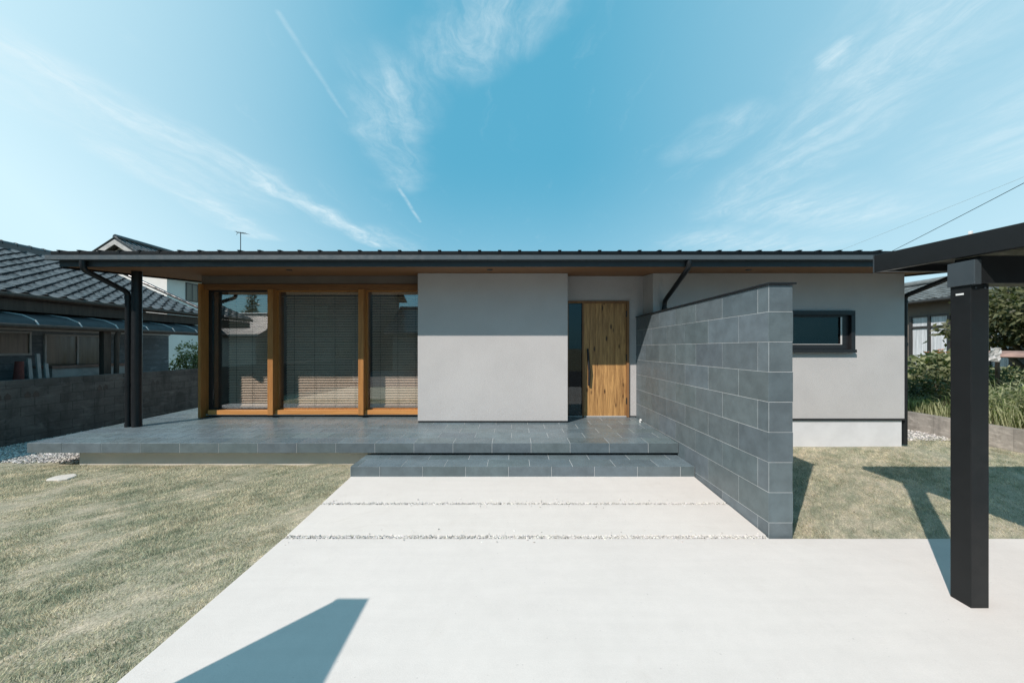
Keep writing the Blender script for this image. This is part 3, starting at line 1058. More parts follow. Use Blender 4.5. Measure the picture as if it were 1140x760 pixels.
p2, _ = pipe('downpipe', [(2.90, 5.62, 3.351), (2.90, 5.62, 3.24), (2.90, 6.53, 2.80), (2.90, 6.53, 0.05)])
collars(p2, [2.62, 1.2], 2.90, 6.53)
p3, _ = pipe('downpipe', [(7.64, 5.62, 3.351), (7.64, 5.62, 3.24), (7.64, 6.66, 2.92), (7.64, 6.66, 0.03)])
collars(p3, [2.78, 1.95, 1.1], 7.64, 6.66)
# eave post
mb = MB()
mb.tube([(-6.94, 6.30, zb_post), (-6.94, 6.30, soffit_z(6.30) - 0.002)], 0.072, 24)
mb.build('post', 'pipe', hs, smooth=True)
for xx, yy in ((-0.41, 6.06), (-4.0, 6.10), (4.2, 6.08)):
    mb = MB(); mb.tube([(xx, yy, soffit_z(yy) - 0.012), (xx, yy, soffit_z(yy) + 0.002)], 0.05, 20)
    mb.build('downlight', 'black', hs)

# glazing: timber surround with three lights
DFL = 0.476
GTOP = 3.222
JX0, JX1 = HX0, -6.355
mb = MB()
mb.box(HX0, HX0 + 0.055, 6.955, 7.27, DFL + 0.003, GTOP)             # outer fin
mull = [(-5.035, -4.925), (-3.175, -3.065)]
mb.build('window_jamb', 'frame_wood', hs, 0.003)
for a, b in mull:
    mb = MB()
    mb.box(a, b, 7.00, 7.26, 0.535, 3.115)
    mb.build('mullion', 'frame_wood', hs, 0.003)
mb = MB()
mb.box(BX0 - 0.06, BX0 - 0.003, 7.05, 7.26, 0.535, 3.115)
mb.build('window_jamb', 'frame_wood', hs, 0.003)
mb = MB()
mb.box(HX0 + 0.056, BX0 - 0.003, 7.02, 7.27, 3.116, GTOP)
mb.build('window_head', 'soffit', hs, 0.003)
mb = MB()
for a, b, f in ((HX0 + 0.12, mull[0][0] - 0.001, 7.045), (mull[0][1] + 0.001, mull[1][0] - 0.001, 7.06), (mull[1][1] + 0.001, BX0 - 0.062, 7.06)):
    mb = MB()
    mb.box(a, b, f, 7.26, 0.535, 0.625)
    mb.build('window_sill', 'sill_wood', hs, 0.003)
mb = MB()
mb.box(HX0 + 0.056, -3.9, 7.08, 7.25, 0.515, 0.533)
mb.box(-3.898, BX0 - 0.003, 7.10, 7.25, 0.515, 0.533)
mb.build('sill_track', 'alu', hs)
mb = MB(); mb.box(HX0 + 0.06, BX0 - 0.003, 7.14, 7.26, 0.44, 0.514)
mb.build('sill_shadow_gap', 'black', hs)  # black strip painting the dark shadow gap below the sill track
lights = [(HX0 + 0.055, mull[0][0]), (mull[0][1], mull[1][0]), (mull[1][1], BX0 - 0.06)]
for i, (a, b) in enumerate(lights):
    mb = MB()
    t = 0.07 if i == 0 else 0.03
    y0, y1 = 7.14, 7.20
    mat = 'black' if i == 0 else 'frame_wood'
    mb.box(a + 0.001, a + t, y0, y1, 0.626, 3.114)
    mb.box(b - 0.009, b - 0.001, y0, y1, 0.626, 3.114)
    mb.box(a + t + 0.0005, b - 0.0095, y0, y1, 3.085, 3.114)
    mb.box(a + t + 0.0005, b - 0.0095, y0, y1, 0.626, 0.65)
    wdo = mb.build('window', mat, hs)
    mb = MB(); mb.box(a + t + 0.001, b - 0.0095, 7.165, 7.173, 0.651, 3.084)
    mb.build('pane', 'glass', wdo)
# room behind
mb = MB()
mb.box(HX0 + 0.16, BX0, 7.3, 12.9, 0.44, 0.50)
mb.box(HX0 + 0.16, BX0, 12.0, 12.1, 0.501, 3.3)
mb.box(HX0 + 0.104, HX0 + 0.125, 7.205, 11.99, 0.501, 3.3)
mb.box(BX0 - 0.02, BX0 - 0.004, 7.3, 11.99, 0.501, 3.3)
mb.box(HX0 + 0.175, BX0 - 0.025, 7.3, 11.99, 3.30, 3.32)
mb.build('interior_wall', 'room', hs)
# blinds hang inside: things of their own
blind_lab = ['pale slatted blind in the left window whose black edged pane mirrors the sky',
             'widest pale slatted blind, hanging in the middle window of the terrace',
             'pale slatted blind in the window beside the grey bay wall']
bx = [(-6.10, -5.06), (-4.86, -3.20), (-3.02, -1.91)]
for i, (a, b) in enumerate(bx):
    bl = thing('venetian_blind', blind_lab[i], 'blind', ((a + b) / 2, 7.34, 3.1), 'slatted blinds behind the terrace windows')
    mb = MB(); mb.box(a, b, 7.315, 7.365, 3.05, 3.10); mb.build('head_rail', 'blind', bl)
    mb = MB()
    z = 0.70
    while z < 3.04:
        c, s = math.cos(R(56)) * 0.029, math.sin(R(56)) * 0.025
        y = 7.34
        mb.hexa([(a, y - c, z - s), (b, y - c, z - s), (b, y + c, z + s), (a, y + c, z + s)],
                [(a, y - c - 0.001, z - s + 0.003), (b, y - c - 0.001, z - s + 0.003), (b, y + c - 0.001, z + s + 0.003), (a, y + c - 0.001, z + s + 0.003)])
        z += 0.0545
    mb.build('slats', 'blind', bl)
    mb = MB()
    for xx in np.linspace(a + 0.18, b - 0.18, 3 if i != 1 else 4):
        mb.box(xx - 0.002, xx + 0.002, 7.310, 7.313, 0.66, 3.05)
    mb.build('cord', 'black', bl)
    mb = MB(); mb.box(a, b, 7.318, 7.362, 0.645, 0.668); mb.build('bottom_rail', 'blind', bl)

# front door
DFZ = dz_(RY) + 0.008
mb = MB()
LX0 = 1.475   # leaf
mb.box(DXL, DXL + 0.02, RY - 0.03, RY + 0.1, DFZ, DTOP - 0.001)
mb.box(DXR - 0.055, DXR - 0.001, RY - 0.035, RY + 0.1, DFZ, DTOP - 0.001)
mb.box(DXL + 0.0205, DXR - 0.0555, RY - 0.033, RY + 0.1, DTOP - 0.045, DTOP - 0.001)
mb.box(LX0 - 0.035, LX0 - 0.002, RY - 0.03, RY + 0.1, DFZ, DTOP - 0.0455)
mb.build('door_frame', 'door_frame', hs, 0.002)
mb = MB()
rr = random.Random(9)
nb = 7
wd = (DXR - 0.058 - LX0) / nb
for i in range(nb):
    a = LX0 + i * wd
    mb.box(a + 0.0012, a + wd - 0.0012, RY + 0.004, RY + 0.05, DFZ + 0.022, DTOP - 0.048, (rr.random(), rr.random(), rr.random()))
door = mb.build('door', 'door_wood', hs, 0.002)
mb = MB()
hx = LX0 + 0.085
mb.tube([(hx - 0.012, RY - 0.035, 1.89), (hx, RY - 0.055, 1.65), (hx + 0.018, RY - 0.055, 1.42), (hx + 0.016, RY - 0.035, 1.13)], [0.02, 0.023, 0.026, 0.022], 14)
mb.tube([(hx - 0.008, RY - 0.04, 1.82), (hx - 0.008, RY + 0.01, 1.82)], 0.014, 10)
mb.tube([(hx + 0.016, RY - 0.04, 1.19), (hx + 0.016, RY + 0.01, 1.19)], 0.014, 10)
mb.build('handle', 'black', door, smooth=False)
for z in (0.75, 1.65, 2.55):
    mb = MB(); mb.box(DXR - 0.062, DXR - 0.05, RY - 0.04, RY + 0.0, z, z + 0.13)
    mb.build('hinge', 'black', door)
mb = MB(); mb.box(DXL + 0.021, DXR - 0.057, RY - 0.02, RY + 0.1, DFZ, DFZ + 0.02); mb.build('threshold', 'alu', hs)
mb = MB(); mb.box(DXL + 0.021, LX0 - 0.036, RY + 0.02, RY + 0.03, DFZ + 0.021, DTOP - 0.046)
mb.build('sidelight', 'dark_glass', hs)
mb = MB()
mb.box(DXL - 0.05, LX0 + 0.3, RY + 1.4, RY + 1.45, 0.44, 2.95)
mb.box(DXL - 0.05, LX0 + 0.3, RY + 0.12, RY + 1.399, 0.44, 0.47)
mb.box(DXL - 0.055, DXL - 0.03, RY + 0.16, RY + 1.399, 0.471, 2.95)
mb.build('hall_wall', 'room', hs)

# right hand window
mb = MB()
f0, f1 = FY - 0.055, FY + 0.12
mb.box(WXa, WXb, f0 - 0.03, f1, WZa + 0.001, WZa + 0.06)
mb.box(WXa, WXb, f0, f1, WZb - 0.085, WZb - 0.001)
mb.box(WXa, WXa + 0.07, f0, f1, WZa + 0.061, WZb - 0.086)
mb.box(WXb - 0.075, WXb, f0, f1, WZa + 0.061, WZb - 0.086)
w4 = mb.build('window', 'black', hs, 0.003)
mb = MB()
a, b, c, e = WXa + 0.072, WXb - 0.077, WZa + 0.063, WZb - 0.087
mb.box(a, b, FY + 0.0, FY + 0.05, c, c + 0.10)
mb.box(a, b, FY + 0.0, FY + 0.05, e - 0.035, e)
mb.box(a, a + 0.05, FY + 0.0, FY + 0.05, c + 0.101, e - 0.036)
mb.box(b - 0.16, b, FY + 0.0, FY + 0.05, c + 0.101, e - 0.036)
mb.build('sash', 'black', w4, 0.003)
mb = MB()
mb.box(a + 0.05, b - 0.13, FY - 0.004, FY - 0.001, c + 0.092, c + 0.103)
mb.box(b - 0.161, b - 0.13, FY - 0.004, FY - 0.001, c + 0.1035, e - 0.035)
mb.build('glazing_bead', 'alu', w4)
mb = MB(); mb.box(a + 0.051, b - 0.161, FY + 0.02, FY + 0.028, c + 0.102, e - 0.037)
mb.build('pane', 'dark_glass', w4)
mb = MB(); mb.box(WXa - 0.3, WXb + 0.3, FY + 0.5, FY + 0.55, WZa - 0.3, WZb + 0.3)
mb.build('interior_wall', 'white_wall', hs)

# aerial on the roof
an = thing('tv_aerial', 'thin television aerial standing on the house roof against the sky', 'aerial', (-7.18, 9.0, roof_z(9.0)))
AX = -7.18
mb = MB(); mb.tube([(AX, 9, roof_z(9) - 0.002), (AX, 9, 4.95)], 0.009, 8); mb.build('mast', 'pipe', an)
mb = MB()
mb.tube([(AX - 0.11, 9.03, 4.955), (AX + 0.17, 8.95, 4.925)], 0.005, 6)
for k in range(5):
    xx = AX - 0.05 + k * 0.05
    zz = 4.949 - 0.0054 * k
    mb.tube([(xx - 0.03, 8.90, zz), (xx + 0.03, 9.09, zz)], 0.003, 6)
mb.tube([(AX - 0.15, 9.03, 5.0), (AX - 0.11, 9.03, 4.955), (AX - 0.13, 9.03, 4.90)], 0.005, 6)
mb.build('antenna', 'pipe', an)

# ------------------------------------------------------------------ carport
FX, FEND = 3.335, 3.15
def cz(y):      # underside of the edge beam
    return 2.602 - (FEND - y) * 0.040
cp = thing('carport', 'black aluminium cantilever carport on a single square post', 'carport', (3.42, 2.56, 0))
PX0, PX1, PY0, PY1 = 3.362, 3.495, 2.505, 2.625
mb = MB()
mb.box(PX0, PX1, PY0, PY1, gz(2.55) - 0.15, 2.371)
mb.build('post', 'carport', cp, 0.004)
mb = MB()
mb.box(PX0, PX1, -1.2, -1.08, gz(-1.1) - 0.15, 2.371)
mb.build('post', 'carport', cp, 0.004)
for y0 in (2.475, -1.225):
    mb = MB()
    top0, top1 = cz(y0) - 0.002, cz(y0 + 0.15) - 0.002
    mb.hexa([(FX + 0.06, y0, 2.372), (6.45, y0, 2.372), (6.45, y0 + 0.15, 2.372), (FX + 0.06, y0 + 0.15, 2.372)],
            [(FX + 0.06, y0, top0), (6.45, y0, top0), (6.45, y0 + 0.15, top1), (FX + 0.06, y0 + 0.15, top1)])
    bm_ = mb.build('beam', 'carport', cp, 0.004)
    mb = MB()
    mb.box(FX + 0.008, FX + 0.0595, y0 - 0.004, y0 + 0.154, 2.366, cz(y0) - 0.03)
    mb.build('beam_end_cap', 'carport_cap', bm_, 0.004)
    if y0 > 0:
        for xx in (3.395, 3.462):
            mb = MB()
            mb.tube([(xx, PY0 - 0.004, 2.345), (xx, PY0 + 0.004, 2.345)], 0.008, 10)
            mb.build('bolt', 'carport_cap', cp)
        mb = MB(); mb.box(PX0 - 0.0025, PX0 + 0.0005, 2.545, 2.59, 2.30, 2.312)
        mb.build('sticker', 'lamp_white', cp)
RY0, RX1 = -1.9, 6.5
mb = MB()
mb.prism([(RY0, cz(RY0)), (FEND, cz(FEND)), (FEND, cz(FEND) + 0.158), (RY0, cz(RY0) + 0.158)], 'x', FX, FX + 0.055)
mb.prism([(RY0, cz(RY0)), (FEND, cz(FEND)), (FEND, cz(FEND) + 0.158), (RY0, cz(RY0) + 0.158)], 'x', RX1 - 0.055, RX1)
for y0 in (RY0, FEND - 0.05):
    mb.hexa([(FX + 0.0555, y0, cz(y0)), (RX1 - 0.0555, y0, cz(y0)), (RX1 - 0.0555, y0 + 0.05, cz(y0 + .05)), (FX + 0.0555, y0 + 0.05, cz(y0 + .05))],
            [(FX + 0.0555, y0, cz(y0) + 0.155), (RX1 - 0.0555, y0, cz(y0) + 0.155), (RX1 - 0.0555, y0 + 0.05, cz(y0 + .05) + 0.155), (FX + 0.0555, y0 + 0.05, cz(y0 + .05) + 0.155)])
mb.build('edge_beam', 'carport', cp, 0.004)
mb = MB()
mb.box(FX - 0.005, FX + 0.058, FEND + 0.001, FEND + 0.007, cz(FEND) - 0.004, cz(FEND) + 0.162)
mb.build('corner_cap', 'carport_cap', cp)
mb = MB()
yy = np.linspace(RY0 + 0.051, FEND - 0.051, 2)
mb.prism([(yy[0], cz(yy[0]) + 0.06), (yy[1], cz(yy[1]) + 0.06), (yy[1], cz(yy[1]) + 0.10), (yy[0], cz(yy[0]) + 0.10)], 'x', FX + 0.056, RX1 - 0.056)
mb.build('roof_panel', 'carport', cp)
mb = MB()
mb.box(FX + 0.02, FX + 0.038, 2.5, 2.518, cz(2.5) + 0.155, cz(2.5) + 0.185)
mb.build('end_clip', 'lamp_white', cp, 0.003)

# second tiled wall behind the camera; its shadow reaches the drive
H2 = 2.0
disp = (H2 + 0.05) / math.tan(R(SUN_EL))
tx, ty = -1.295, 2.64
bx0 = tx - disp * math.sin(R(SUN_AZ)); by1 = ty - disp * math.cos(R(SUN_AZ))
gw = thing('gate_wall', 'slate tiled gate wall at the lawn edge whose shadow crosses the drive', 'wall', (bx0 + 0.12, by1, -0.05))
mb = MB(); mb.box(bx0 + 0.007, bx0 + 0.233, by1 - 2.2, by1 - 0.007, -0.2, H2 - 0.02); mb.build('wall_core', 'grout', gw)
mb = MB()
cs = [(-0.05 + CRS * k, min(-0.05 + CRS * (k + 1), H2 - 0.02), 0.0 if k % 2 else 0.3) for k in range(7)]
rr = random.Random(12)
tile_courses(mb, 2.19, cs, 0, PITCH, lambda u, v, w: (bx0 + 0.233 + w, by1 - 0.007 - u, v), rnd=rr)
tile_courses(mb, 2.19, cs, 0, PITCH, lambda u, v, w: (bx0 + 0.007 - w, by1 - 0.007 - u, v), rnd=rr)
tile_courses(mb, 0.226, cs, 0, 1.0, lambda u, v, w: (bx0 + 0.007 + u, by1 - 0.007 + w, v), rnd=rr)
mb.build('tile_cladding', 'tile', gw)
mb = MB(); mb.box(bx0, bx0 + 0.24, by1 - 2.2, by1, H2 - 0.019, H2); mb.build('coping', 'pipe', gw)

# flat stone on the lawn
rr = random.Random(4)
mb = MB()
cx, cy = -6.50, 4.93
ring = [(cx + (0.17 + rr.uniform(-0.03, 0.03)) * math.cos(t), cy + (0.12 + rr.uniform(-0.02, 0.02)) * math.sin(t)) for t in np.linspace(0, 2 * math.pi, 13)[:-1]]
mb.prism(ring, 'z', zl(0, cy) - 0.02, zl(0, cy) + 0.02)
tag(mb.build('stepping_stone', 'footing', None, 0.012), 'small flat pale stone lying in the grass before the terrace corner', 'stone')

# ------------------------------------------------------------------ left: block wall and old house
mb = MB()
FY0, FY1, FZ = -6.0, 22.0, 1.29
mb.box(LEFT_X - 0.12, LEFT_X, FY0, FY1, -0.3, FZ - 0.10)
mb.box(LEFT_X - 0.12, LEFT_X - 0.012, FY0, FY1, FZ - 0.0995, FZ)
rr = random.Random(8)
o = mb.build('block_wall', 'fence', None)
tag(o, 'old stained concrete block wall along the gravel on the left boundary', 'wall')
mb = MB()
# pattern block openings: solid dark hearts paint their shade in one course
y = FY0 + 0.2
while y < FY1:
    for dy in (0.0, 0.12):
        mb.prism([(y + dy, 0.93), (y + dy + 0.09, 0.93), (y + dy + 0.09, 1.0), (y + dy + 0.045, 1.06), (y + dy, 1.0)], 'x', LEFT_X - 0.06, LEFT_X + 0.0015)
    y += 1.17 if rr.random() < 0.5 else 0.39
pb = mb.build('pattern_shade', 'dark_frame', o)


def pantile_roof(name, mat, parent, y0, y1, xe, ze, xr, zr_, pitch_y=0.27, row=0.235, amp=0.035):
    """roof slope with rolled tiles: eave at (xe, ze), ridge at (xr, zr_), courses along y"""
    L = math.hypot(xr - xe, zr_ - ze)
    dx, dzz = (xr - xe) / L, (zr_ - ze) / L
    nx_, nz_ = -dzz, dx
    if nz_ < 0: nx_, nz_ = -nx_, -nz_
    rows = int(L / row)
    cols = int((y1 - y0) / pitch_y)
    sub = 8
    prof = []
    for k in range(sub):
        t = k / sub
        prof.append((t, amp * (0.5 - 0.5 * math.cos(2 * math.pi * min(t / 0.62, 1.0))) if t < 0.62 else -0.25 * amp * math.sin(math.pi * (t - 0.62) / 0.38)))
    ys = []; hs_ = []; ci = []
    for c in range(cols):
        for t, h in prof:
            ys.append(y0 + (c + t) * pitch_y); hs_.append(h); ci.append(c)
    ys.append(y0 + cols * pitch_y); hs_.append(0); ci.append(cols - 1)
    ys = np.array(ys); hs_ = np.array(hs_)
    r = np.random.default_rng(3)
    quads = []; tints = []
    for i in range(rows):
        a, b = i * row, (i + 1) * row + 0.03
        la, lb = 0.045, 0.006
        wig = r.normal(0, 0.003, cols + 1)[np.array(ci)]
        A = np.stack([xe + dx * a + nx_ * (hs_ + la + wig), ys, ze + dzz * a + nz_ * (hs_ + la + wig)], 1)
        B = np.stack([xe + dx * b + nx_ * (hs_ + lb + wig), ys, ze + dzz * b + nz_ * (hs_ + lb + wig)], 1)
        C = np.stack([xe + dx * a + nx_ * (hs_ + la + wig - 0.035), ys, ze + dzz * a + nz_ * (hs_ + la + wig - 0.035)], 1)
        quads.append(np.stack([A[:-1], A[1:], B[1:], B[:-1]], 1))
        quads.append(np.stack([C[:-1], C[1:], A[1:], A[:-1]], 1))
        tt = r.uniform(0.7, 1.35, cols + 1)[np.array(ci)][:-1]
        tints += [tt, tt]
    Q = np.concatenate(quads, 0)
    T = np.concatenate(tints)
    V = Q.reshape(-1, 3)
    T = np.repeat(np.stack([T, T, T], 1), 4, 0)
    return np_mesh(name, V, 4, mat, T, parent)


nh = thing('neighbour_house', 'old single storey house with a glossy dark pantile roof behind the block wall', 'house', (-13.5, 8, 0))
NXE, NZE, NXR, NZR, NY0, NY1 = -11.0, 3.09, -14.9, 4.85, 0.0, 12.45
pantile_roof('roof', 'pantile', nh, NY0, NY1, NXE, NZE, NXR, NZR, 0.33, 0.29, 0.06)
mb = MB()
mb.hexa([(NXE - 0.03, NY0, NZE - 0.09), (NXE - 0.03, NY1 - 0.05, NZE - 0.09), (NXR, NY1 - 0.05, NZR - 0.09), (NXR, NY0, NZR - 0.09)],
        [(NXE - 0.03, NY0, NZE - 0.02), (NXE - 0.03, NY1 - 0.05, NZE - 0.02), (NXR, NY1 - 0.05, NZR - 0.02), (NXR, NY0, NZR - 0.02)])
mb.hexa([(NXR - 3.9, NY0, NZE - 0.02), (NXR, NY0, NZR - 0.09), (NXR, NY1, NZR - 0.09), (NXR - 3.9, NY1, NZE - 0.02)],
        [(NXR - 3.9, NY0, NZE + 0.06), (NXR, NY0, NZR + 0.0), (NXR, NY1, NZR + 0.0), (NXR - 3.9, NY1, NZE + 0.06)])
mb.build('roof_deck', 'old_wood', nh)
mb = MB()
mb.tube([(NXR, NY0, NZR + 0.10), (NXR, NY1 + 0.03, NZR + 0.10)], 0.10, 14)
mb.box(NXR - 0.12, NXR + 0.12, NY0, NY1, NZR - 0.06, NZR + 0.08)
y = NY0
while y < NY1:
    mb.tube([(NXR, y, NZR + 0.10), (NXR, y + 0.03, NZR + 0.10)], 0.115, 14); y += 0.3
mb.tube([(NXE + 0.02, NY1 + 0.02, NZE + 0.07), (NXR, NY1 + 0.02, NZR + 0.10)], 0.055, 10)
mb.build('ridge', 'pantile', nh, smooth=True)
mb = MB()
mb.tube([(NXE + 0.05, NY0, NZE - 0.02), (NXE + 0.05, NY1, NZE - 0.02)], 0.055, 12)
mb.build('gutter', 'old_wood', nh, smooth=True)
mb = MB()
NWX = -12.0
mb.box(-18, NWX, NY0 + 0.3, 11.9, -0.2, 2.44)
mb.prism([(-18, 2.4405), (NWX, 2.4405), (NWX, 2.65), (NXR, 4.55), (-18, 3.2)], 'y', NY0 + 0.3, 11.9)
mb.build('wall', 'siding', nh)
mb = MB()
mb.box(NWX - 0.02, NXE - 0.05, NY0, 12.3, 2.74, 2.99)
mb.build('eave_board', 'old_wood', nh)
# window band
mb = MB(); mb2 = MB()
def nwin(y0, y1, z0, z1, n=2):
    w = MB(); t = 0.035
    w.box(NWX + 0.001, NWX + 0.05, y0, y1, z0, z0 + 0.05)
    w.box(NWX + 0.001, NWX + 0.05, y0, y1, z1 - 0.04, z1)
    for k in range(n + 1):
        yy = y0 + (y1 - y0 - t) * k / n
        w.box(NWX + 0.001, NWX + 0.045, yy, yy + t, z0 + 0.0505, z1 - 0.0405)
    wo = w.build('window', 'alu', nh)
    g = MB(); g.box(NWX + 0.002, NWX + 0.02, y0 + 0.01, y1 - 0.01, z0 + 0.02, z1 - 0.02)
    g.build('pane', 'neigh_glass', wo)
nwin(5.9, 8.48, 1.73, 2.31, 3)
nwin(8.72, 10.05, 1.38, 2.27, 2)
mb = MB(); mb.box(NWX + 0.001, NWX + 0.06, 4, 11.9, 2.34, 2.43); mb.build('head_trim', 'alu', nh)
# canopy with ribs
mb = MB()
prof = [(-11.9, 2.74), (-11.2, 2.70), (-10.7, 2.62), (-10.42, 2.50), (-10.35, 2.40)]
mb.prism(prof + [(p[0] - 0.015, p[1] - 0.02) for p in reversed(prof)], 'y', 2.0, 12.2)
can = mb.build('canopy', 'canopy', nh, smooth=True)
mb = MB()
y = 2.2
while y < 12.2:
    mb.tube([(p[0], y, p[1] + 0.006) for p in prof], 0.016, 8); y += 0.75
mb.build('rib', 'alu', can, smooth=True)
mb = MB(); mb.tube([(-10.34, 2, 2.37), (-10.34, 12.2, 2.37)], 0.05, 10); mb.build('gutter', 'old_wood', can, smooth=True)
for y0 in (8.66, 4.5):
    mb = MB(); mb.box(-10.50, -10.38, y0, y0 + 0.16, -0.2, 2.36); mb.tube([(-10.33, y0 + 0.28, 2.34), (-10.36, y0 + 0.27, 2.2), (-10.40, y0 + 0.27, -0.2)], 0.05, 10)
    mb.build('canopy_post', 'old_wood', nh)
# things stored under the canopy
mb = MB()
mb.tube([(-10.75, 7.43, -0.3), (-10.72, 7.40, 1.20), (-10.70, 7.40, 1.62)], [0.07, 0.075, 0.06], 10)
tag(mb.build('rolled_sheet', 'red', None, smooth=True), 'faded red roll standing upright under the old house canopy', 'roll')
plab = ['tall pale plank leaning under the canopy nearest the red roll', 'tallest pale plank under the canopy, in the middle of the three', 'shorter pale plank under the canopy beside the white bench']
for i, (yy, hh) in enumerate(((7.62, 1.68), (7.76, 1.78), (7.90, 1.55))):
    mb = MB(); mb.hexa([(-10.7, yy, -0.3), (-10.66, yy, -0.3), (-10.66, yy + 0.06, -0.3), (-10.7, yy + 0.06, -0.3)], [(-10.9, yy + 0.02, hh), (-10.86, yy + 0.02, hh), (-10.86, yy + 0.08, hh), (-10.9, yy + 0.08, hh)])
    tag(mb.build('plank', 'white_paint', None, 0.003), plab[i], 'plank', 'pale planks under the canopy')
bn = thing('bench', 'worn white bench with a brown top under the old house canopy', 'bench', (-11.2, 9.0, -0.3))
mb = MB(); mb.box(-11.5, -11.0, 8.15, 9.9, -0.3, 1.42); mb.build('cabinet', 'white_paint', bn, 0.004)
mb = MB(); mb.box(-11.52, -10.96, 8.12, 9.93, 1.421, 1.48); mb.build('top', 'rust', bn, 0.004)

# ------------------------------------------------------------------ gabled houses further off
def gable_house(name, label, x0, x1, y0, y1, zb, ze, zr_, wall, roofm, axis='y', over=0.5, wins=()):
    """axis: direction of the ridge"""
    h = thing(name, label, 'house', ((x0 + x1) / 2, (y0 + y1) / 2, zb))
    mb = MB()
    if axis == 'y':
        xm = (x0 + x1) / 2
        mb.prism([(x0, zb), (x1, zb), (x1, ze), (xm, zr_ - 0.1), (x0, ze)], 'y', y0, y1)
    else:
        ym = (y0 + y1) / 2
        mb.prism([(y0, zb), (y1, zb), (y1, ze), (ym, zr_ - 0.1), (y0, ze)], 'x', x0, x1)
    mb.build('wall', wall, h)
    mb = MB(); rib = MB()
    if axis == 'y':
        k = (zr_ - ze) / (xm - x0)
        poly = [(x0 - over, ze - over * k), (xm, zr_), (x1 + over, ze - over * k), (x1 + over, ze - over * k + 0.14), (xm, zr_ + 0.16), (x0 - over, ze - over * k + 0.14)]
        mb.prism(poly, 'y', y0 - over, y1 + over)
        yy = y0 - over
        while yy < y1 + over:
            for sx in (-1, 1):
                xe = xm + sx * (xm - x0 + over)
                rib.tube([(xe, yy, ze - over * k + 0.15), (xm, yy, zr_ + 0.17)], 0.05, 6)
            yy += 0.3
        rib.tube([(xm, y0 - over, zr_ + 0.2), (xm, y1 + over, zr_ + 0.2)], 0.16, 10)
    else:
        k = (zr_ - ze) / (ym - y0)
        poly = [(y0 - over, ze - over * k), (ym, zr_), (y1 + over, ze - over * k), (y1 + over, ze - over * k + 0.14), (ym, zr_ + 0.16), (y0 - over, ze - over * k + 0.14)]
        mb.prism(poly, 'x', x0 - over, x1 + over)
        xx = x0 - over
        while xx < x1 + over:
            for sy in (-1, 1):
                ye = ym + sy * (ym - y0 + over)
                rib.tube([(xx, ye, ze - over * k + 0.15), (xx, ym, zr_ + 0.17)], 0.05, 6)
            xx += 0.3
        rib.tube([(x0 - over, ym, zr_ + 0.2), (x1 + over, ym, zr_ + 0.2)], 0.16, 10)
    rf = mb.build('roof', roofm, h)
    rib.build('tile_rolls', roofm, rf, smooth=True)
    for (face, a, b, c, e) in wins:
        w = MB(); g = MB()
        if face == 'y0' or face == 'y1':
            yy = y0 - 0.04 if face == 'y0' else y1 + 0.001
            w.box(a, b, yy, yy + 0.039, c, c + 0.06); w.box(a, b, yy, yy + 0.039, e - 0.06, e)
            for q_ in (a, (a + b) / 2 - 0.025, b - 0.05): w.box(q_, q_ + 0.05, yy, yy + 0.039, c + 0.061, e - 0.061)
            g.box(a + 0.02, b - 0.02, yy + 0.01, yy + 0.03, c + 0.02, e - 0.02)
        else:
            xx = x1 + 0.001 if face == 'x1' else x0 - 0.04
            w.box(xx, xx + 0.039, a, b, c, c + 0.06); w.box(xx, xx + 0.039, a, b, e - 0.06, e)
            for q_ in (a, (a + b) / 2 - 0.025, b - 0.05): w.box(xx, xx + 0.039, q_, q_ + 0.05, c + 0.061, e - 0.061)
            g.box(xx + 0.01, xx + 0.03, a + 0.02, b - 0.02, c + 0.02, e - 0.02)
        wo = w.build('window', 'dark_frame', h)
        g.build('pane', 'neigh_glass', wo)
    return h

wh = gable_house('white_house', 'white two storey house with a dark gabled roof beyond the old house', -27.6, -22.3, 22, 30, -0.4, 7.0, 8.7, 'white_wall', 'pantile', 'y', 0.6,
            (('x1', 23.25, 24.15, 5.15, 6.4), ('x1', 24.2, 26.0, 1.0, 2.9), ('y0', -26.2, -24.8, 4.8, 6.0)))
mb = MB()
for s in (-1, 1):
    mb.hexa([(-24.95, 21.36, 8.42), (-24.95, 21.392, 8.42), (-24.95 + s * 3.2, 21.392, 6.35), (-24.95 + s * 3.2, 21.36, 6.35)],
            [(-24.95, 21.36, 8.72), (-24.95, 21.392, 8.72), (-24.95 + s * 3.2, 21.392, 6.65), (-24.95 + s * 3.2, 21.36, 6.65)])
mb.build('barge_board', 'white_paint', wh)
# right-hand neighbour
rh = thing('neighbour_house', 'brown house with lace curtained windows beyond the flowering shrub on the right', 'house', (19, 14, 0))
HZE, HZR = 3.86, 5.08
pantile_roof('roof', 'pantile_grey', rh, 11.2, 18.6, 16.6, HZE, 20.6, HZR, 0.24, 0.2, 0.018)
mb = MB()
mb.hexa([(16.62, 11.2, HZE - 0.12), (20.6, 11.2, HZR - 0.12), (20.6, 18.6, HZR - 0.12), (16.62, 18.6, HZE - 0.12)],
        [(16.62, 11.2, HZE - 0.02), (20.6, 11.2, HZR - 0.02), (20.6, 18.6, HZR - 0.02), (16.62, 18.6, HZE - 0.02)])
mb.hexa([(20.601, 11.2, HZR - 0.12), (25, 11.2, HZE - 0.2), (25, 18.6, HZE - 0.2), (20.601, 18.6, HZR - 0.12)],
        [(20.601, 11.2, HZR + 0.02), (25, 11.2, HZE - 0.1), (25, 18.6, HZE - 0.1), (20.601, 18.6, HZR + 0.02)])
mb.build('roof_deck', 'dark_frame', rh)
mb = MB(); mb.tube([(20.6, 11.1, HZR + 0.12), (20.6, 18.7, HZR + 0.12)], 0.14, 10); mb.build('ridge', 'pantile_grey', rh, smooth=True)
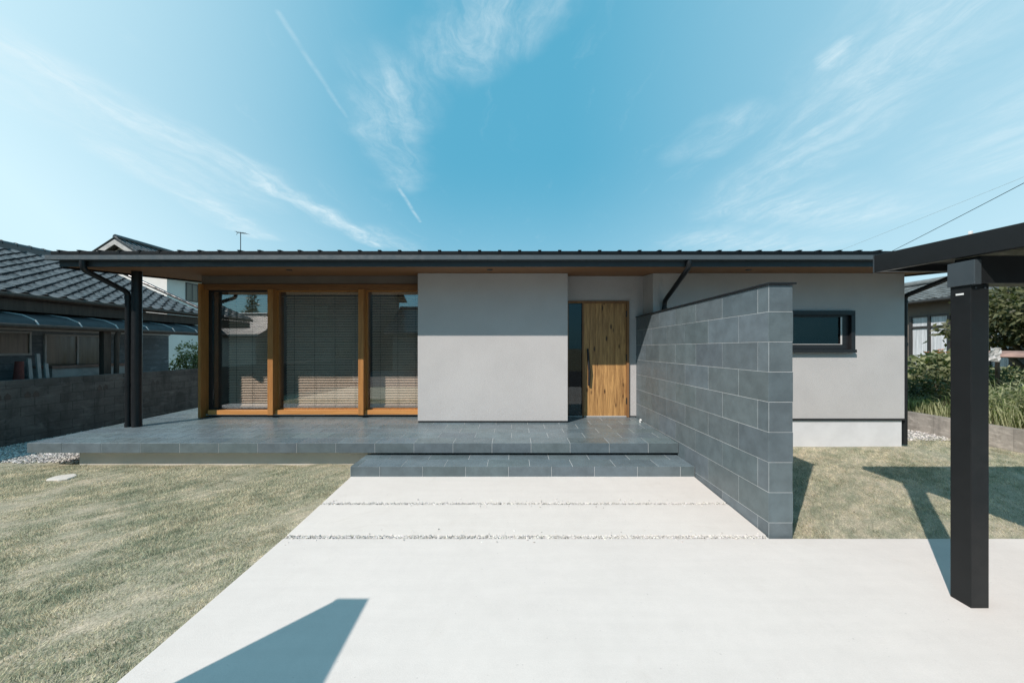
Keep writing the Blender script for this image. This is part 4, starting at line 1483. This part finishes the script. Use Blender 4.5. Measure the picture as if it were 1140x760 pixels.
mb = MB(); mb.tube([(16.55, 11.2, HZE - 0.06), (16.55, 18.6, HZE - 0.06)], 0.06, 10); mb.build('gutter', 'dark_frame', rh, smooth=True)
mb = MB(); mb.box(17.2, 24, 11.6, 18.2, -0.3, HZE - 0.02); mb.prism([(17.2, HZE - 0.019), (24, HZE - 0.019), (20.6, HZR - 0.2)], 'y', 11.6, 18.2)
mb.build('wall', 'brown_wall', rh)
for (a, b) in ((11.7, 12.9), (13.38, 14.76)):
    w = MB()
    zc, ze_, zm = 1.1, 3.28, 2.80
    w.box(17.13, 17.199, a, b, zc, zc + 0.07); w.box(17.13, 17.199, a, b, ze_ - 0.07, ze_); w.box(17.13, 17.199, a, b, zm - 0.06, zm + 0.03)
    for q_ in (a, (a + b) / 2 - 0.05, b - 0.09):
        w.box(17.125, 17.199, q_, q_ + 0.09, zc + 0.001, ze_ - 0.001)
    wo = w.build('window', 'dark_frame', rh)
    g = MB()
    yy = a + 0.03
    while yy < b - 0.05:            # pleated lace curtain close behind the glass
        g.hexa([(17.18, yy, zc + 0.03), (17.173, yy + 0.022, zc + 0.03), (17.18, yy + 0.0445, zc + 0.03), (17.19, yy + 0.022, zc + 0.03)],
               [(17.18, yy, ze_ - 0.03), (17.173, yy + 0.022, ze_ - 0.03), (17.18, yy + 0.0445, ze_ - 0.03), (17.19, yy + 0.022, ze_ - 0.03)])
        yy += 0.045
    g.build('curtain', 'curtain', wo)

# across the street, seen in the window glass
gable_house('street_house', 'two storey beige house across the street with a grey tiled roof', -21.4, -13.1, -25, -16.5, -0.4, 7.6, 9.8, 'brown_wall', 'pantile', 'x', 0.7,
            (('y1', -18.2, -16.6, 4.6, 5.8), ('y1', -16.0, -14.5, 1.0, 2.8)))
gable_house('street_house', 'low brown house across the street left of the beige one', -31, -23.6, -25, -17, -0.4, 3.3, 5.2, 'beige_wall', 'pantile_grey', 'x', 0.6, ())
gable_house('street_house', 'single storey house across the street opposite the front door', -11.4, 0.5, -26, -18, -0.4, 3.6, 6.0, 'brown_wall', 'pantile', 'x', 0.6,
            (('y1', -8.0, -6.2, 0.9, 2.5),))

# ------------------------------------------------------------------ planting
def leaves(name, mat, blobs, n, size, seed, parent=None, aspect=0.45, shell=0.55, droop=0.3):
    r = np.random.default_rng(seed)
    w = np.array([b[1][0] * b[1][1] + b[1][2] * b[1][0] for b in blobs]); w = w / w.sum()
    idx = r.choice(len(blobs), n, p=w)
    C = np.array([b[0] for b in blobs])[idx]; S = np.array([b[1] for b in blobs])[idx]
    u = r.normal(size=(n, 3)); u /= np.linalg.norm(u, axis=1)[:, None]
    rad = shell + (1 - shell) * r.random((n, 1)) ** 0.7
    lump = 0.82 + 0.36 * r.random((n, 1)) ** 2
    P = C + u * S * rad * lump
    # leaf frame
    a = u * 0.6 + r.normal(0, 0.7, (n, 3)); a[:, 2] -= droop
    a /= np.linalg.norm(a, axis=1)[:, None]
    b = np.cross(a, r.normal(size=(n, 3))); b /= np.linalg.norm(b, axis=1)[:, None]
    nn = np.cross(a, b)
    L = size * r.uniform(0.6, 1.35, (n, 1)); W = L * aspect
    p0 = P; p1 = P + a * L * 0.45 + b * W * 0.5 + nn * L * 0.06; p2 = P + a * L; p3 = P + a * L * 0.45 - b * W * 0.5 + nn * L * 0.06
    V = np.stack([p0, p1, p2, p3], 1).reshape(-1, 3)
    t = r.random(n)
    T = np.repeat(np.stack([t, t, t], 1), 4, 0)
    return np_mesh(name, V, 4, mat, T, parent)


def limbs(name, base, tips, r0, parent, seed):
    rr = random.Random(seed)
    mb = MB()
    base = Vector(base)
    for tp in tips:
        tp = Vector(tp)
        mid = base.lerp(tp, 0.5) + Vector((rr.uniform(-.1, .1), rr.uniform(-.1, .1), 0.1)) * (tp - base).length * 0.5
        mb.tube([base, base.lerp(mid, 0.5), mid, tp], [r0, r0 * 0.8, r0 * 0.6, r0 * 0.2], 8)
    return mb.build(name, 'bark', parent, smooth=True)


def shrub(name, label, cat, base, blobs, n, size, mat, seed, group=None, aspect=0.45, trunk=0.04):
    t = thing(name, label, cat, base, group)
    leaves('crown', mat, blobs, n, size, seed, t, aspect)
    limbs('trunk', base, [b[0] for b in blobs], trunk, t, seed)
    return t


def blobset(c, s, n, seed, k=0.45):
    rr = random.Random(seed)
    out = []
    for _ in range(n):
        u = Vector((rr.gauss(0, 1), rr.gauss(0, 1), rr.gauss(0, 1))).normalized()
        f = rr.uniform(0.45, 0.8)
        e = rr.uniform(0.75, 1.25) * k
        out.append(((c[0] + u.x * s[0] * f, c[1] + u.y * s[1] * f, c[2] + u.z * s[2] * f), (s[0] * e, s[1] * e, s[2] * e)))
    return out


# raised bank behind the low retaining wall
mb = MB(); mb.box(RIGHT_X, RIGHT_X + 0.14, 1.0, 18, -0.3, 0.42)
tag(mb.build('retaining_wall', 'retaining', None, 0.006), 'low weathered concrete retaining wall at the right edge of the lawn', 'wall')
grid_sheet('bank', 'soil', RIGHT_X + 0.12, 60, 0, 40, lambda x, y: 0.36 + 0.02 * min(x - RIGHT_X, 8), 30, 30, 0.10)
BZ = 0.38
shrub('flowering_shrub', 'broad leaved shrub with orange flowers in front of the curtained windows', 'shrub', (11.4, 9.3, BZ),
      blobset((11.45, 9.35, 1.02), (0.95, 0.9, 0.80), 16, 3), 3600, 0.16, 'leaf_mid', 31, aspect=0.75)
fs_ = bpy.data.objects['flowering_shrub']
rr = random.Random(77)
for k in range(6):
    c_ = (10.56 + rr.uniform(-.2, .2), 8.45 + rr.uniform(-.12, .12), 1.83 + rr.uniform(-.06, .05))
    mb = MB()
    for j in range(7):
        a_ = j * 0.9 + rr.uniform(-.2, .2); r1 = rr.uniform(0.05, 0.075)
        e1 = Vector((math.cos(a_), math.sin(a_), 0.35)); e2 = Vector((-math.sin(a_), math.cos(a_), 0.1))
        q0 = Vector(c_)
        tn = rr.random()
        mb.add([q0, q0 + e1 * r1 * .6 + e2 * r1 * .35, q0 + e1 * r1, q0 + e1 * r1 * .6 - e2 * r1 * .35], [(0, 1, 2, 3)], (tn, tn, tn))
    import bmesh
    mb.build('flower', 'flower', fs_, recalc=False)
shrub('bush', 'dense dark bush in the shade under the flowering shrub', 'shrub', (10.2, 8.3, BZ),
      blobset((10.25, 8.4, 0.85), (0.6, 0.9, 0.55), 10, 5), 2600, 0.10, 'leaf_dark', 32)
shrub('bush', 'ragged green bush on the bank beyond the carport post', 'shrub', (10.0, 6.3, BZ),
      blobset((10.1, 6.4, 0.8), (0.5, 0.8, 0.45), 9, 6), 2200, 0.09, 'leaf_mid', 33)
shrub('bush', 'dark bush under the evergreen tree behind the pale weeds', 'shrub', (13.4, 9.6, BZ),
      blobset((13.4, 9.6, 0.95), (1.3, 0.8, 0.62), 14, 9), 4200, 0.11, 'leaf_mid', 35)
# large evergreen at the right edge
tr_ = thing('evergreen_tree', 'large dark evergreen tree filling the right edge behind the weeds', 'tree', (15.6, 9.8, BZ))
bl_ = blobset((15.6, 9.8, 2.7), (2.1, 2.4, 1.35), 26, 8, 0.40)
leaves('crown', 'leaf_dark', bl_, 15000, 0.17, 41, tr_, 0.5)
limbs('trunk', (15.6, 9.8, BZ), [b[0] for b in bl_[:12]], 0.12, tr_, 4)


def weeds(name, label, x0, x1, y0, y1, n, h0, h1, seed):
    r = np.random.default_rng(seed)
    x = r.uniform(x0, x1, n); y = r.uniform(y0, y1, n)
    cl = vnoise(x * 1.6, y * 1.6, seed)
    k = r.random(n) < 0.25 + cl
    x, y, cl = x[k], y[k], cl[k]
    n = len(x)
    z = 0.36 + 0.02 * np.minimum(x - RIGHT_X, 8)
    h = r.uniform(h0, h1, n) * (0.45 + 0.9 * cl) * np.where(y > 7.4, 0.5, 1.0)
    ang = r.uniform(0, 6.28, n)
    ln = h * r.uniform(0.3, 1.1, n)
    wa = ang + 1.57
    w = r.uniform(0.004, 0.010, n)
    dx, dy = np.cos(ang), np.sin(ang)
    b0 = np.stack([x + np.cos(wa) * w, y + np.sin(wa) * w, z - 0.03], 1)
    b1 = np.stack([x - np.cos(wa) * w, y - np.sin(wa) * w, z - 0.03], 1)
    m0 = np.stack([x + dx * ln * .3 + np.cos(wa) * w, y + dy * ln * .3 + np.sin(wa) * w, z + h * .75], 1)
    m1 = np.stack([x + dx * ln * .3 - np.cos(wa) * w, y + dy * ln * .3 - np.sin(wa) * w, z + h * .75], 1)
    t0 = np.stack([x + dx * ln, y + dy * ln, z + h * r.uniform(0.7, 1.05, n)], 1)
    V = np.stack([b0, b1, m1, m0, m0, m1, t0, t0 + 0.002], 1).reshape(-1, 3)
    t = r.random(n)
    T = np.repeat(np.stack([t, t, t], 1), 8, 0)
    return tag(np_mesh(name, V, 4, 'weed', T), label, 'weeds', kind='stuff')

weeds('weeds', 'tall tangled pale weeds growing on the bank above the retaining wall', RIGHT_X + 0.15, 14.5, 3.5, 12.0, 34000, 0.30, 0.95, 51)
# odds and ends on the bank
mb = MB()
prof = [(-0.55 + 0.11 * k, 0.22 * math.sqrt(max(0, 1 - ((k - 5) / 5.3) ** 2))) for k in range(11)]
mb.prism([(12.65 + p, 1.62 + q_) for p, q_ in prof] + [(12.65 + p * 0.97, 1.60 + q_ * 0.97) for p, q_ in reversed(prof)], 'y', 7.4, 9.4)
mb.box(12.15, 12.21, 7.5, 7.56, 0.3, 1.66); mb.box(13.07, 13.13, 7.5, 7.56, 0.3, 1.66); mb.box(12.15, 12.21, 9.2, 9.26, 0.3, 1.66); mb.box(13.07, 13.13, 9.2, 9.26, 0.3, 1.66)
tag(mb.build('curved_shelter', 'rust', None), 'low rusty curved sheet roof on short legs among the weeds', 'shelter')
rr = random.Random(21)
mb = MB()
vs = []
for j in range(6):
    for i in range(6):
        vs.append((10.18 + 0.048 * i + rr.uniform(-.015, .015), 7.3 + 0.03 * math.sin(i * 1.7 + j) + rr.uniform(-.03, .03), 1.62 + 0.06 * j + rr.uniform(-.02, .02)))
mb.add(vs, [(j * 6 + i, j * 6 + i + 1, j * 6 + i + 7, j * 6 + i + 6) for j in range(5) for i in range(5)])
o = mb.build('plastic_sheet', 'white_paint', None)
sol = o.modifiers.new('thickness', 'SOLIDIFY'); sol.thickness = 0.006
tag(o, 'crumpled white sheet hanging among the weeds near the dark tree', 'sheet')
# shrubs on the left beyond the block wall
shrub('bush', 'sunlit green bush beyond the far end of the block wall', 'shrub', (-12.6, 13.6, -0.4),
      blobset((-12.6, 13.6, 1.35), (0.75, 0.75, 0.75), 10, 15), 2600, 0.11, 'leaf_mid', 61)
shrub('bush', 'dark bush against the window jamb beyond the block wall', 'shrub', (-12.9, 15.6, -0.4),
      blobset((-12.9, 15.6, 1.6), (0.9, 0.9, 0.9), 10, 16), 2600, 0.11, 'leaf_dark', 62)
# conifers beyond the street, mirrored in the glass
for i, (cx, cy, h, lab) in enumerate(((-40, -38, 10.5, 'taller dark conifer beyond the street houses'), (-36.5, -38, 9.8, 'shorter dark conifer beyond the street houses'))):
    t = thing('conifer', lab, 'tree', (cx, cy, -0.4))
    bb = [((cx, cy, 1.5 + k * h / 9.0), (2.0 * (1 - k / 9.5), 2.0 * (1 - k / 9.5), 0.9)) for k in range(9)]
    leaves('crown', 'leaf_far', bb, 2500, 0.5, 80 + i, t, 0.3)
    mb = MB(); mb.tube([(cx, cy, -0.4), (cx, cy, h)], [0.25, 0.04], 8); mb.build('trunk', 'bark', t)

# ------------------------------------------------------------------ overhead wires
def P(px, py, Y):
    return Vector(((px - 571) * Y / 380, Y, CAMZ + (387.7 - py) * Y / 380))
def cable(name, a, b, r, mat, label, sag=0.05):
    mb = MB()
    pts = []
    for k in range(25):
        t = k / 24
        p = a.lerp(b, t); p.z -= sag * 4 * t * (1 - t)
        pts.append(p)
    mb.tube(pts, r, 8)
    tag(mb.build(name, mat, None, smooth=True), label, 'cable')
def line_through(p, q, s0, s1):
    return p.lerp(q, s0), p.lerp(q, s1)
a, b = line_through(P(1002, 274.5, 16), P(1140, 202, 11), -0.3, 2.2)
cable('power_cable', a, b, 0.011, 'wire', 'dark overhead cable climbing to the right above the carport')
a, b = line_through(P(945, 274.5, 22), P(1140, 196, 17), -0.3, 1.6)
cable('power_cable', a, b, 0.008, 'pale_wire', 'faint thin overhead cable above the darker one')
